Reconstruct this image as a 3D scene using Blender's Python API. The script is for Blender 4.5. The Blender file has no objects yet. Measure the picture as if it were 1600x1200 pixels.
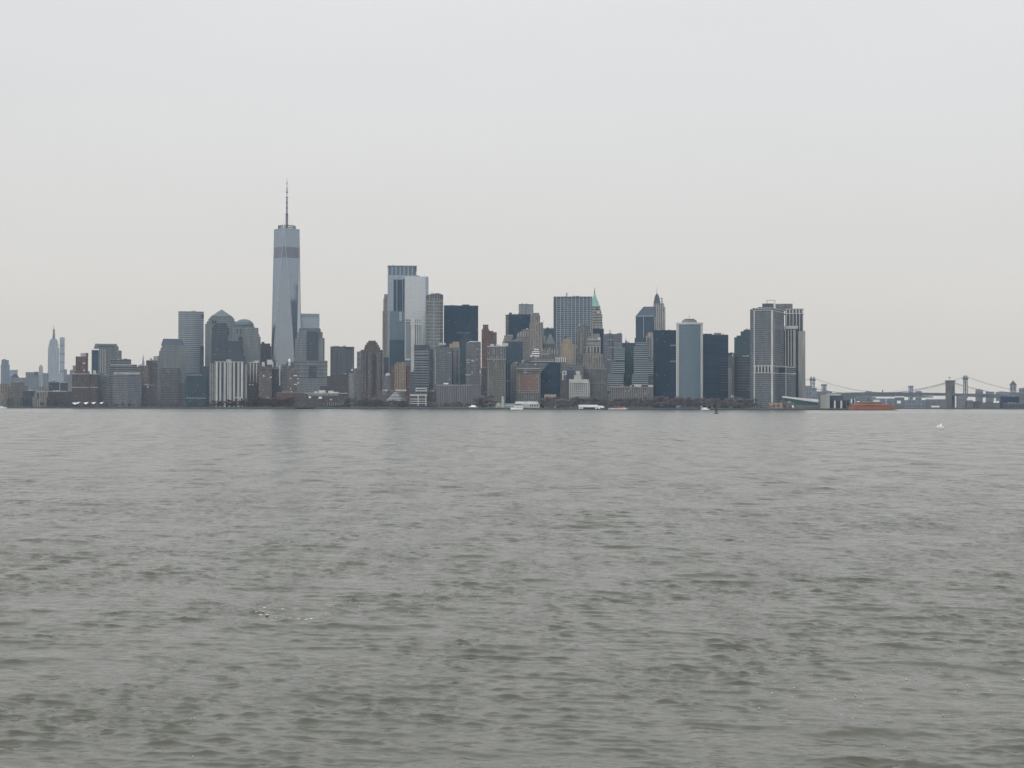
import bpy, math, random
import numpy as np
from mathutils import Vector, Matrix, Euler

random.seed(7)
rng = np.random.RandomState(11)
sc = bpy.context.scene
COL = sc.collection
# ------------------------------------------------------------------ camera
F = 2500.0; CW, CH = 800.0, 600.0
CAM_H = 6.0
PITCH = math.atan((634.6 - 600.0) / F)
ROLL = math.radians(0.09)
cam_d = bpy.data.cameras.new("camera")
cam_d.sensor_width = 36.0
cam_d.lens = 36.0 * F / 1600.0
cam_d.clip_start = 0.5; cam_d.clip_end = 60000
cam = bpy.data.objects.new("camera", cam_d); COL.objects.link(cam)
CAM_R = Matrix.Rotation(math.pi / 2 + PITCH, 3, 'X') @ Matrix.Rotation(ROLL, 3, 'Z')
cam.matrix_world = Matrix.Translation((0, 0, CAM_H)) @ CAM_R.to_4x4()
sc.camera = cam
# ------------------------------------------------------------------ sky and sun
SUN_EL, SUN_AZ = math.radians(38), math.radians(215)      # behind and left of the camera, veiled
w = bpy.data.worlds.new("World"); sc.world = w; w.use_nodes = True
nt = w.node_tree; N = nt.nodes; L = nt.links
for n in list(N): N.remove(n)
out = N.new('ShaderNodeOutputWorld'); bg = N.new('ShaderNodeBackground')
bg.inputs['Strength'].default_value = 0.1
sky = N.new('ShaderNodeTexSky'); sky.sky_type = 'NISHITA'; sky.sun_disc = False
sky.sun_elevation = SUN_EL; sky.sun_rotation = SUN_AZ
tc = N.new('ShaderNodeTexCoord'); sp = N.new('ShaderNodeSeparateXYZ')
ramp = N.new('ShaderNodeValToRGB'); cr = ramp.color_ramp
cr.interpolation = 'LINEAR'
# overcast colour by height above the horizon; the low sky is a little brighter since the haze in front of it dims it
SEEN = [(0.0, (.612, .604, .575)), (0.06, (.652, .645, .622)), (0.13, (.705, .702, .692)), (0.24, (.760, .768, .776))]
STOPS = []
for z_ in (0.0, .045, .0605, .068, .078, .09, .11, .13, .16, .2, .24):
    T_ = math.exp(-4.1e-5 * min(10500, 634 / max(z_, 1e-3)))
    for (za_, ca_), (zb_, cb_) in zip(SEEN, SEEN[1:]):
        if za_ <= z_ <= zb_: D_ = [a_ + (b_ - a_) * (z_ - za_) / (zb_ - za_) for a_, b_ in zip(ca_, cb_)]
    STOPS.append((z_, tuple((d_ - i_ * (1 - T_)) / T_ for d_, i_ in zip(D_, (.21, .34, .45)))))
STOPS += [(0.45, (1.12, 1.12, 1.12)), (1.0, (1.2, 1.25, 1.32))]
while len(cr.elements) < len(STOPS): cr.elements.new(0.5)
for e, (p, c) in zip(cr.elements, STOPS): e.position = p; e.color = (*[v_ / 1.4 for v_ in c], 1)
cloud = N.new('ShaderNodeTexNoise'); cloud.inputs['Scale'].default_value = 2.2; cloud.inputs['Detail'].default_value = 5
cmap = N.new('ShaderNodeMapping'); cmap.inputs['Scale'].default_value = (1, 1, 4)
cmr = N.new('ShaderNodeMapRange'); cmr.inputs['From Min'].default_value = .3; cmr.inputs['From Max'].default_value = .7
cmr.inputs['To Min'].default_value = 9.75 * 1.4; cmr.inputs['To Max'].default_value = 10.25 * 1.4
mul = N.new('ShaderNodeVectorMath'); mul.operation = 'SCALE'
mix = N.new('ShaderNodeMix'); mix.data_type = 'RGBA'; mix.inputs[0].default_value = 0.95
L.new(tc.outputs['Generated'], sp.inputs[0]); L.new(sp.outputs['Z'], ramp.inputs[0])
L.new(tc.outputs['Generated'], cmap.inputs[0]); L.new(cmap.outputs[0], cloud.inputs['Vector'])
L.new(cloud.outputs[0], cmr.inputs[0]); L.new(cmr.outputs[0], mul.inputs['Scale']); L.new(ramp.outputs[0], mul.inputs[0])
L.new(sky.outputs[0], mix.inputs[6]); L.new(mul.outputs[0], mix.inputs[7])
L.new(mix.outputs[2], bg.inputs['Color']); L.new(bg.outputs[0], out.inputs[0])
sun_d = bpy.data.lights.new("sun", 'SUN'); sun_d.energy = 0.8; sun_d.angle = math.radians(30); sun_d.color = (1, .97, .93)
sun = bpy.data.objects.new("sun", sun_d); COL.objects.link(sun)
sun.rotation_euler = Euler((math.pi / 2 - SUN_EL, 0, math.pi - SUN_AZ), 'XYZ')
sc.view_settings.view_transform = 'Standard'; sc.view_settings.look = 'None'
sc.view_settings.gamma = 1.0; sc.view_settings.exposure = 0.0
sc.render.engine = 'CYCLES'
sc.cycles.use_denoising = True
sc.cycles.max_bounces = 5; sc.cycles.volume_bounces = 0
sc.cycles.sample_clamp_indirect = 4

# ------------------------------------------------------------------ helpers
GZ = 2.4                                              # street level above the water
def P(px, py, Y):
    d = CAM_R @ Vector(((px - CW) / F, (CH - py) / F, -1))
    t = Y / d.y
    return Vector((d.x * t, Y, CAM_H + d.z * t))

def mat_new(name):
    m = bpy.data.materials.new(name); m.use_nodes = True
    b = m.node_tree.nodes['Principled BSDF']
    return m, m.node_tree, b

def plain(name, col, rough=.7, metal=0., var=.25, scale=.06, spec=.3):
    m, t, b = mat_new(name)
    no = t.nodes.new('ShaderNodeTexNoise'); no.inputs['Scale'].default_value = scale; no.inputs['Detail'].default_value = 4
    g = t.nodes.new('ShaderNodeNewGeometry'); t.links.new(g.outputs['Position'], no.inputs['Vector'])
    mr = t.nodes.new('ShaderNodeMapRange'); mr.inputs['To Min'].default_value = 1 - var; mr.inputs['To Max'].default_value = 1 + var
    mr.inputs['From Min'].default_value = .3; mr.inputs['From Max'].default_value = .7
    s = t.nodes.new('ShaderNodeVectorMath'); s.operation = 'SCALE'; s.inputs[0].default_value = col
    t.links.new(no.outputs[0], mr.inputs[0]); t.links.new(mr.outputs[0], s.inputs['Scale'])
    t.links.new(s.outputs[0], b.inputs['Base Color'])
    b.inputs['Roughness'].default_value = rough; b.inputs['Metallic'].default_value = metal
    b.inputs['Specular IOR Level'].default_value = spec
    return m

def make_group():
    g = bpy.data.node_groups.new('facade', 'ShaderNodeTree')
    I = g.interface
    def inp(n, t, d):
        s = I.new_socket(n, in_out='INPUT', socket_type=t); s.default_value = d
    inp('Wall', 'NodeSocketColor', (.3, .3, .3, 1)); inp('Glass', 'NodeSocketColor', (.05, .05, .06, 1))
    for n, d in (('FloorH', 3.8), ('BayW', 3.), ('WinW', .5), ('WinH', .5), ('GlassRough', .2), ('GlassMetal', 0.), ('Var', .5), ('Blinds', .1)):
        inp(n, 'NodeSocketFloat', d)
    for n, t in (('Color', 'NodeSocketColor'), ('Roughness', 'NodeSocketFloat'), ('Metallic', 'NodeSocketFloat')):
        I.new_socket(n, in_out='OUTPUT', socket_type=t)
    N = g.nodes; L = g.links
    gi = N.new('NodeGroupInput'); go = N.new('NodeGroupOutput')
    def M(op, a, b=None):
        n = N.new('ShaderNodeMath'); n.operation = op
        for i, v in enumerate((a, b)):
            if v is None: continue
            if isinstance(v, (int, float)): n.inputs[i].default_value = v
            else: L.new(v, n.inputs[i])
        return n.outputs[0]
    uv = N.new('ShaderNodeUVMap'); uv.uv_map = 'UVMap'
    s = N.new('ShaderNodeSeparateXYZ'); L.new(uv.outputs[0], s.inputs[0])
    u = M('DIVIDE', s.outputs[0], gi.outputs['BayW']); v = M('DIVIDE', s.outputs[1], gi.outputs['FloorH'])
    fu = M('ABSOLUTE', M('SUBTRACT', M('FRACT', u), .5)); fv = M('ABSOLUTE', M('SUBTRACT', M('FRACT', v), .5))
    win = M('MULTIPLY', M('LESS_THAN', fu, M('MULTIPLY', gi.outputs['WinW'], .5)), M('LESS_THAN', fv, M('MULTIPLY', gi.outputs['WinH'], .5)))
    oi = N.new('ShaderNodeObjectInfo')
    cb = N.new('ShaderNodeCombineXYZ'); L.new(M('FLOOR', u), cb.inputs[0]); L.new(M('FLOOR', v), cb.inputs[1]); L.new(M('MULTIPLY', oi.outputs['Random'], 50.), cb.inputs[2])
    wn = N.new('ShaderNodeTexWhiteNoise'); wn.noise_dimensions = '3D'; L.new(cb.outputs[0], wn.inputs[0])
    # broad patches of mirrored surroundings, painted into the glass colour as noise
    ns = N.new('ShaderNodeTexNoise'); ns.inputs['Scale'].default_value = .045; ns.inputs['Detail'].default_value = 3
    geo = N.new('ShaderNodeNewGeometry'); L.new(geo.outputs['Position'], ns.inputs['Vector'])
    rr = M('ADD', M('MULTIPLY', M('SUBTRACT', wn.outputs['Value'], .5), gi.outputs['Var']), M('MULTIPLY', M('SUBTRACT', ns.outputs[0], .5), M('MULTIPLY', gi.outputs['Var'], 1.2)))
    gs = N.new('ShaderNodeVectorMath'); gs.operation = 'SCALE'; L.new(gi.outputs['Glass'], gs.inputs[0]); L.new(M('MAXIMUM', M('ADD', rr, 1.), .15), gs.inputs['Scale'])
    bl = N.new('ShaderNodeMix'); bl.data_type = 'RGBA'
    L.new(M('MULTIPLY', M('LESS_THAN', wn.outputs['Value'], gi.outputs['Blinds']), .7), bl.inputs[0]); L.new(gs.outputs[0], bl.inputs[6]); bl.inputs[7].default_value = (.33, .32, .30, 1)
    # wall: weathering in vertical streaks and floors
    mp = N.new('ShaderNodeMapping'); mp.inputs['Scale'].default_value = (.12, .018, 1); L.new(uv.outputs[0], mp.inputs[0])
    n2 = N.new('ShaderNodeTexNoise'); n2.inputs['Scale'].default_value = 1.; n2.inputs['Detail'].default_value = 5; L.new(mp.outputs[0], n2.inputs['Vector'])
    ws = N.new('ShaderNodeVectorMath'); ws.operation = 'SCALE'; L.new(gi.outputs['Wall'], ws.inputs[0])
    L.new(M('ADD', M('MULTIPLY', M('SUBTRACT', n2.outputs[0], .5), 1.1), 1.0), ws.inputs['Scale'])
    mx = N.new('ShaderNodeMix'); mx.data_type = 'RGBA'; L.new(win, mx.inputs[0]); L.new(ws.outputs[0], mx.inputs[6]); L.new(bl.outputs[2], mx.inputs[7])
    L.new(mx.outputs[2], go.inputs['Color'])
    L.new(M('ADD', M('MULTIPLY', win, M('SUBTRACT', gi.outputs['GlassRough'], .8)), .8), go.inputs['Roughness'])
    L.new(M('MULTIPLY', win, gi.outputs['GlassMetal']), go.inputs['Metallic'])
    return g
FG = make_group()
MATS = {}
def fac(key, wall, glass, fh=3.8, bw=3., ww=.5, wh=.5, gr=.2, gm=0., var=.6, blinds=.08):
    m, t, b = mat_new('facade_' + key)
    g = t.nodes.new('ShaderNodeGroup'); g.node_tree = FG
    g.inputs['Wall'].default_value = (*wall, 1); g.inputs['Glass'].default_value = (*glass, 1)
    for k, v in (('FloorH', fh), ('BayW', bw), ('WinW', ww), ('WinH', wh), ('GlassRough', gr), ('GlassMetal', gm), ('Var', var), ('Blinds', blinds)):
        g.inputs[k].default_value = v
    t.links.new(g.outputs['Color'], b.inputs['Base Color']); t.links.new(g.outputs['Roughness'], b.inputs['Roughness']); t.links.new(g.outputs['Metallic'], b.inputs['Metallic'])
    b.inputs['Specular IOR Level'].default_value = .35
    MATS[key] = m
    return m

DG = (.035, .042, .055)
fac('limestone', (.28, .262, .232), DG, 3.8, 3.2, .42, .55)
fac('limestone_v', (.30, .28, .25), DG, 3.9, 3.4, .42, .82)
fac('greystone', (.19, .185, .18), DG, 3.8, 3.0, .45, .55)
fac('greystone_v', (.21, .205, .20), DG, 3.8, 3.4, .5, .86)
fac('tan', (.37, .305, .225), (.10, .09, .08), 3.6, 3.4, .38, .5)
fac('tan_brick', (.26, .215, .155), DG, 3.1, 5.4, .42, .6)
fac('grey_tan', (.17, .16, .14), DG, 3.5, 3.0, .45, .5)
fac('red_brick', (.15, .088, .075), DG, 3.1, 3.6, .42, .5, blinds=.12)
fac('brown_brick', (.115, .09, .082), DG, 3.1, 3.6, .42, .5, blinds=.12)
fac('brown_light', (.16, .135, .12), DG, 3.1, 3.6, .45, .5, blinds=.16)
fac('plum_brick', (.10, .082, .085), DG, 3.1, 3.6, .42, .5)
fac('orange_brick', (.24, .155, .13), (.06, .04, .04), 3.7, 3.4, .45, .45)
fac('concrete', (.30, .30, .29), (.07, .075, .08), 3.6, 3.0, .5, .5)
fac('concrete_blank', (.34, .335, .32), (.3, .3, .29), 9, 9, .03, .6, var=.1)
fac('concrete_grey', (.185, .19, .195), (.055, .065, .08), 3.6, 2.6, .55, .5)
fac('fine_grid', (.175, .185, .195), (.06, .075, .095), 3.9, 2.0, .62, .62, gm=.2, var=.5, blinds=.03)
fac('granite', (.20, .212, .215), (.13, .165, .185), 3.9, 3.0, .6, .5, gm=.45, var=.25, blinds=.02)
fac('granite_dark', (.085, .09, .108), (.05, .06, .08), 3.9, 3.0, .8, .55, gm=.2, var=.4, blinds=.02)
fac('granite_brown', (.155, .145, .14), (.07, .08, .09), 3.9, 3.0, 1.0, .45, gm=.3, var=.4, blinds=.05)
fac('navy', (.012, .024, .043), (.017, .040, .072), 3.9, 1.6, .85, .8, gm=.35, var=.8, blinds=.01)
fac('navy_band', (.032, .046, .066), (.017, .038, .068), 3.9, 30, 1.0, .7, gm=.3, var=.8, blinds=.01)
fac('teal_glass', (.05, .065, .075), (.05, .085, .105), 3.9, 3.0, .85, .8, gm=.5, var=.5, blinds=.02)
fac('slate_glass', (.125, .165, .205), (.14, .19, .235), 3.7, 1.8, .95, .92, gm=.4, var=.12, blinds=.0)
fac('blue_glass', (.20, .24, .28), (.33, .39, .46), 4.0, 1.6, .92, .86, gr=.15, gm=.8, var=.14, blinds=0)
fac('blue_glass_mid', (.13, .16, .19), (.14, .185, .235), 4.0, 1.6, .92, .84, gr=.15, gm=.7, var=.25, blinds=0)
fac('blue_glass_dark', (.04, .055, .075), (.05, .085, .125), 4.0, 1.8, .9, .84, gr=.12, gm=.6, var=.5, blinds=0)
fac('pale_glass', (.46, .49, .52), (.54, .575, .615), 4.0, 3.0, .96, .92, gr=.2, gm=.75, var=.04, blinds=0)
fac('wtc_glass', (.22, .25, .29), (.30, .34, .395), 4.2, 1.6, .95, .9, gr=.10, gm=.88, var=.10, blinds=0)
fac('louvre', (.17, .175, .20), (.19, .195, .23), 12, 3.0, .6, .95, gm=.2, var=.3, blinds=0)
fac('green_grey_glass', (.20, .215, .205), (.12, .14, .135), 3.6, 4.2, .8, .6, gm=.3, var=.6, blinds=.06)
fac('glass_grid', (.12, .145, .165), (.06, .095, .125), 3.9, 3.0, .8, .7, gm=.35, var=.6, blinds=.03)
fac('rib_grey', (.27, .26, .27), (.15, .145, .16), 40, 3.4, .5, 1.0, var=.4, blinds=0)
fac('white_stripe', (.42, .41, .385), (.065, .07, .085), 30, 9.2, .58, 1.0, var=.5, blinds=0)
fac('white_grid', (.46, .46, .43), (.05, .055, .06), 4.8, 3.9, .6, .7, blinds=.05)
fac('white_dots', (.55, .57, .58), (.12, .14, .16), 3.6, 2.6, .5, .5)
fac('band_silver', (.24, .26, .28), (.12, .145, .17), 4.68, 40, 1.0, .7, gm=.3, var=.3, blinds=0)
fac('band_green', (.06, .09, .095), (.035, .06, .068), 3.7, 40, 1.0, .62, gm=.2, var=.3, blinds=0)
fac('band_grey', (.20, .20, .21), (.07, .08, .095), 5.2, 40, 1.0, .55, gm=.1, var=.4, blinds=0)
fac('band_light', (.34, .315, .28), (.12, .115, .11), 6.4, 40, 1.0, .45, var=.4, blinds=0)
fac('stripe_grey', (.19, .185, .195), (.085, .085, .10), 40, 3.4, .5, 1.0, var=.4, blinds=0)
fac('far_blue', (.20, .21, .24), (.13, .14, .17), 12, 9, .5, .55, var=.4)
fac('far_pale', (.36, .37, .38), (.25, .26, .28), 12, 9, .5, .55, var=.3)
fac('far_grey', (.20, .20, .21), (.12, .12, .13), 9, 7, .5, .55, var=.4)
roofm = plain('roof_gravel', (.13, .13, .13)); pent = plain('roof_plant_grey', (.20, .20, .20)); pentl = plain('roof_plant_pale', (.42, .42, .41))
whitem = plain('white_paint', (.9, .9, .9), .5, var=.06); stone_trim = plain('pale_stone_trim', (.55, .55, .53), var=.12)
silver = plain('silver_trim', (.42, .455, .49), .45, .2, var=.08); darkm = plain('dark_metal', (.05, .055, .065), .5, .3)
steel = plain('painted_steel', (.16, .165, .175), .5, .3); copper = plain('green_copper', (.26, .45, .39), .7, var=.2)
verd = plain('dull_green_roof', (.13, .17, .172), .6, var=.15); slate = plain('slate_roof', (.075, .088, .115), .6, var=.15)
whitish = plain('weathered_white', (.47, .48, .45), .7, var=.15); brickp = plain('plain_red_brick', (.16, .085, .07), .85)
tanp = plain('tan_stucco', (.36, .275, .215), .85, var=.1); orange = plain('orange_hull_paint', (.31, .115, .065), .45, var=.12)
teal = plain('green_glazing', (.045, .10, .095), .25, .2); hullw = plain('white_hull_paint', (.82, .83, .84), .35, var=.04)
hulld = plain('dark_hull_paint', (.04, .045, .06), .4); greenb = plain('green_buoy_paint', (.015, .075, .062), .5)
seaw = plain('seawall_stone', (.075, .08, .078), .9, var=.4, scale=.2); redawn = plain('faded_red_canvas', (.38, .10, .08), .8)
bridge_st = plain('bridge_granite', (.15, .135, .13), .9, var=.2); bridge_sl = plain('bridge_steel', (.13, .145, .16), .6, .2)
cablem = plain('bridge_cable', (.27, .27, .27), .6)
MATS.update(roof=roofm, pent=pent, pentl=pentl, white=whitem, trim=stone_trim, silver=silver, dark=darkm, steel=steel, copper=copper, verd=verd,
            slate=slate, whitish=whitish, brickp=brickp, tanp=tanp, orange=orange, teal=teal, hullw=hullw, hulld=hulld, greenb=greenb, redawn=redawn,
            stone=bridge_st, bsteel=bridge_sl, cable=cablem)
def MT(k): return MATS[k] if isinstance(k, str) else k

class MB:
    def __init__(s): s.v = []; s.f = []; s.uv = []; s.mi = []
    def face(s, pts, uvs, mi=0):
        b = len(s.v); s.v += [tuple(p) for p in pts]; s.f.append(tuple(range(b, b + len(pts)))); s.uv += uvs; s.mi.append(mi)
    def prism(s, fp, z0, z1, top=None, roof=1, bottom=False):
        """fp counter-clockwise footprint; top = another footprint of the same length"""
        top = top or fp; n = len(fp); u = 0
        for i in range(n):
            a, b = fp[i], fp[(i + 1) % n]; c, d = top[(i + 1) % n], top[i]
            l = math.hypot(b[0] - a[0], b[1] - a[1])
            if l < 1e-6 and math.hypot(c[0] - d[0], c[1] - d[1]) < 1e-6: continue
            s.face([(a[0], a[1], z0), (b[0], b[1], z0), (c[0], c[1], z1), (d[0], d[1], z1)], [(u, z0), (u + l, z0), (u + l, z1), (u, z1)])
            u += l
        s.face([(p[0], p[1], z1) for p in top], [(p[0], p[1]) for p in top], roof)
        if bottom: s.face([(p[0], p[1], z0) for p in reversed(fp)], [(p[0], p[1]) for p in reversed(fp)], roof)
        return s
    def box(s, x0, x1, y0, y1, z0, z1, roof=0, bottom=True):
        return s.prism([(x0, y0), (x1, y0), (x1, y1), (x0, y1)], z0, z1, roof=roof, bottom=bottom)
    def cyl(s, cx, cy, r0, r1, z0, z1, n=12, roof=0):
        c = [(math.cos(2 * math.pi * i / n), math.sin(2 * math.pi * i / n)) for i in range(n)]
        return s.prism([(cx + r0 * a, cy + r0 * b) for a, b in c], z0, z1, [(cx + r1 * a, cy + r1 * b) for a, b in c], roof=roof, bottom=True)
    def dome(s, cx, cy, rx, ry, z0, h, n=20, m=6):
        for k in range(m):
            a0, a1 = math.pi / 2 * k / m, math.pi / 2 * (k + 1) / m
            q = lambda a: [(cx + rx * math.cos(a) * math.cos(2 * math.pi * i / n), cy + ry * math.cos(a) * math.sin(2 * math.pi * i / n)) for i in range(n)]
            s.prism(q(a0), z0 + h * math.sin(a0), z0 + h * math.sin(a1), q(a1), roof=0)
        return s
    def beam(s, p, q, r, r2=None, n=5):
        p, q = Vector(p), Vector(q); d = (q - p).normalized()
        a = d.cross(Vector((0, 0, 1)));  a = Vector((1, 0, 0)) if a.length < 1e-3 else a.normalized()
        b = d.cross(a); r2 = r if r2 is None else r2
        A = [p + (a * math.cos(2 * math.pi * i / n) + b * math.sin(2 * math.pi * i / n)) * r for i in range(n)]
        B = [q + (a * math.cos(2 * math.pi * i / n) + b * math.sin(2 * math.pi * i / n)) * r2 for i in range(n)]
        for i in range(n):
            j = (i + 1) % n
            s.face([A[i], B[i], B[j], A[j]], [(0, 0)] * 4)
        s.face(A, [(0, 0)] * n); s.face(B[::-1], [(0, 0)] * n)
        return s
    def build(s, name, mat, parent=None, roof='roof'):
        me = bpy.data.meshes.new(name)
        me.from_pydata(s.v, [], s.f)
        uvl = me.uv_layers.new(name='UVMap'); uvl.data.foreach_set('uv', np.array(s.uv, dtype=np.float32).ravel())
        me.materials.append(MT(mat)); me.materials.append(MT(roof))
        me.polygons.foreach_set('material_index', s.mi)
        me.update()
        o = bpy.data.objects.new(name, me); COL.objects.link(o)
        if parent is not None: o.parent = parent
        return o

def tag(o, label=None, cat=None, group=None, kind=None):
    for k, v in (('label', label), ('category', cat), ('group', group), ('kind', kind)):
        if v: o[k] = v
    return o

class B:
    """one building: an Empty on the ground facing the bay, parts measured in the survey units of its own distance"""
    def __init__(s, name, label, px, Y, cat='building', group=None, gz=GZ, turn=0.):
        g = P(px, 600, Y); s.px = px; s.Y = Y; s.gz = gz
        th = math.atan2(g.x, Y); s.k = Y * math.cos(th) / F
        s.o = bpy.data.objects.new(name, None); COL.objects.link(s.o)
        s.o.location = (g.x, Y, gz); s.o.rotation_euler = (0, 0, -th + math.radians(turn))
        tag(s.o, label, cat, group)
    def u(s, x): return (x - s.px) * s.k
    def z(s, y): return P(s.px, y, s.Y).z - s.gz
    def body(s, mat, tiers, part='body', yb=None, roof='roof'):
        m = MB()
        for i, t in enumerate(tiers):
            x0, x1, yt = t[:3]; d0, d1 = (t[3:5] if len(t) > 4 else (0, 38)); ch = t[5] if len(t) > 5 else 0
            zb = s.z(tiers[i + 1][2]) if i + 1 < len(tiers) else (0 if yb is None else s.z(yb))
            m.prism(s.rect(x0, x1, d0, d1, ch), zb, s.z(yt))
        t = tiers[0]
        if part == 'body' and yb is None and t[1] - t[0] > 8 and mat in ('navy', 'navy_band', 'fine_grid', 'concrete_grey', 'stripe_grey', 'teal_glass', 'glass_grid', 'greystone', 'greystone_v', 'grey_tan', 'pale_glass', 'brown_light', 'plum_brick', 'band_grey', 'orange_brick'):
            r = random.Random(int(t[0] * 31 + t[2])); a, b_ = s.u(t[0]) + 1, s.u(t[1]) - 1; z = s.z(t[2]); d0, d1 = (t[3:5] if len(t) > 4 else (0, 38))
            for _ in range(r.randint(2, 4)):              # fans, lift heads and ducts
                x = r.uniform(a, b_ - 5); w_ = r.uniform(2, 6); y = r.uniform(d0 + 1, d0 + (d1 - d0) * .5)
                MB().box(x, min(x + w_, b_), y, y + r.uniform(2, 5), z, z + r.uniform(1.2, 3.0)).build('roof_unit', r.choice(['pent', 'pentl', 'steel']), s.o)
            if r.random() < .5:
                x = r.uniform(a, b_); MB().cyl(x, d0 + 6, .22, .1, z, z + r.uniform(5, 9), 6).build('antenna', 'steel', s.o)
        return m.build(part, mat, s.o, roof)
    def rect(s, x0, x1, d0, d1, ch=0):
        a, b = s.u(x0), s.u(x1)
        if not ch: return [(a, d0), (b, d0), (b, d1), (a, d1)]
        return [(a + ch, d0), (b - ch, d0), (b, d0 + ch), (b, d1 - ch), (b - ch, d1), (a + ch, d1), (a, d1 - ch), (a, d0 + ch)]
    def corner(s, mat, x0, xc, x1, t, yt, yb=None, part='body', roof='roof'):
        """a block seen over its corner xc; t = turn of the left face in degrees"""
        a, b = s.u(xc) - s.u(x0), s.u(x1) - s.u(xc); tt = math.tan(math.radians(t))
        dl, dr = a * tt, b / tt
        fp = [(s.u(x0), dl), (s.u(xc), 0), (s.u(x1), dr), (s.u(x0) + b, dl + dr)]
        MB_ = MB().prism(fp, 0 if yb is None else s.z(yb), s.z(yt))
        return MB_.build(part, mat, s.o, roof), fp
    def frus(s, part, mat, x0, x1, yt, yb, d0, d1, sx=.0, sd=.0, cx=None, roof=None):
        """tapered roof: rectangle at yb shrinking to sx by sd of it at yt"""
        fp = s.rect(x0, x1, d0, d1); c = (s.u(cx) if cx else (fp[0][0] + fp[1][0]) / 2, (d0 + d1) / 2)
        tp = [(c[0] + (p[0] - (fp[0][0] + fp[1][0]) / 2) * sx, c[1] + (p[1] - c[1]) * sd) for p in fp]
        return MB().prism(fp, s.z(yb), s.z(yt), tp, roof=1).build(part, mat, s.o, roof or mat)
    def boxes(s, part, mat, lst, parent=None, roof=None):
        for (x0, x1, yt, yb, d0, d1) in lst:                 # each piece is a part of its own
            o = MB().box(s.u(x0), s.u(x1), d0, d1, s.z(yb) if yb is not None else 0, s.z(yt), roof=0).build(part, mat, parent or s.o, roof or mat)
        return o
    def piers(s, mat, x0, x1, yt, yb, n, wpx, d0=0, proud=.7, part='piers', dd=None, side=None):
        m = MB(); z1 = s.z(yt); z0 = s.z(yb) if yb is not None else 0; w = wpx * s.k / 2
        for i in range(n):
            x = s.u(x0 + (x1 - x0) * (i / (n - 1) if n > 1 else .5))
            m.box(x - w, x + w, d0 - proud, d0 + .3, z0, z1)
        return m.build(part, mat, s.o, mat)
    def bands(s, mat, x0, x1, ys, hpx, d0, d1, proud=.5, part='bands'):
        m = MB(); h = hpx * s.Y / F / 2
        for y in ys:
            z = s.z(y); m.box(s.u(x0) - proud, s.u(x1) + proud, d0 - proud, d1 + proud, z - h, z + h)
        return m.build(part, mat, s.o, mat)
    def mast(s, x, yt, yb, r=.6, r1=.15, d=15, part='antenna', mat='steel'):
        return MB().cyl(s.u(x), d, r, r1, s.z(yb), s.z(yt), 8).build(part, mat, s.o, mat)
    def cylp(s, part, mat, x, rpx, yt, yb, d=15, r1px=None, n=16):
        return MB().cyl(s.u(x), d, rpx * s.k, (rpx if r1px is None else r1px) * s.k, s.z(yb), s.z(yt), n).build(part, mat, s.o, mat)
    def domep(s, part, mat, x, rpx, yt, yb, d=15, ry=None):
        return MB().dome(s.u(x), d, rpx * s.k, ry or rpx * s.k, s.z(yb), s.z(yt) - s.z(yb)).build(part, mat, s.o, mat)
    def roofkit(s, x0, x1, yt, d1=38, seed=0, pale=.3, tank=True):
        """parapet, plant rooms, a water tank on legs: what stands on any old roof"""
        r = random.Random(int(x0 * 7 + yt * 3 + seed)); z = s.z(yt); a, b = s.u(x0), s.u(x1); W = b - a
        m = MB()
        for (p, q, c, d) in ((a, b, 0, .4), (a, b, d1 - .4, d1), (a, a + .4, .4, d1 - .4), (b - .4, b, .4, d1 - .4)): m.box(p, q, c, d, z, z + 1.1)
        m.build('parapet', 'pent', s.o, 'pent')
        for k in range(1 if W < 15 else 2):
            w = W * r.uniform(.18, .36); x = a + r.uniform(.1, .6) * W; h = r.uniform(2.2, 4.2); y0 = d1 * r.uniform(.15, .4)
            MB().box(x, min(x + w, b - .6), y0, y0 + d1 * .35, z, z + h).build('penthouse', 'pentl' if r.random() < pale else 'pent', s.o)
        if tank and r.random() < .6:
            x = a + W * r.uniform(.15, .85); y0 = d1 * r.uniform(.55, .8)
            t = MB().cyl(x, y0, 1.8, 1.8, z + 2.2, z + 5.4, 10); t.cyl(x, y0, 1.9, .1, z + 5.4, z + 6.6, 10)
            for i in (-1, 1):
                for j in (-1, 1): t.beam((x + i * 1.2, y0 + j * 1.2, z), (x + i * 1.2, y0 + j * 1.2, z + 2.3), .12)
            t.build('water_tank', 'steel', s.o)

# ------------------------------------------------------------------ land and shore
SHORE = [(-2600, 4700), (-1900, 3700), (-1080, 3260), (-620, 3170), (-330, 3090), (-180, 2960), (0, 2840), (200, 2760), (420, 2745), (560, 2735), (640, 2765), (670, 2900), (760, 3400), (1150, 5200), (1500, 7000)]
def slab(name, front, backY, z, mat, th=6):
    m = MB(); fp = [(x, y) for x, y in front] + [(front[-1][0], backY), (front[0][0], backY)]
    m.prism(fp, -th, z, roof=1)
    o = m.build(name, 'seawall', None, 'ground'); tag(o, kind='structure'); return o
MATS['seawall'] = seaw; MATS['ground'] = plain('street_ground', (.085, .085, .08), .95, scale=.02)
slab('ground', SHORE, 16000, GZ, 'ground')
slab('far_shore_ground', [(1000, 5400), (1040, 4600), (1060, 4250), (1110, 3980), (1300, 3850), (2600, 3700)], 16000, 2.0, 'ground')

def S(name, label, mat, x0, x1, yt, Y, d1=36, cat='building', tiers=None, pale=.3, kit=True, seed=0, tank=True, group=None):
    b = B(name, label, (x0 + x1) / 2, Y, cat, group)
    b.body(mat, tiers or [(x0, x1, yt, 0, d1)])
    if kit: b.roofkit(x0, x1, yt, d1, seed, pale, tank)
    return b

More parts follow.
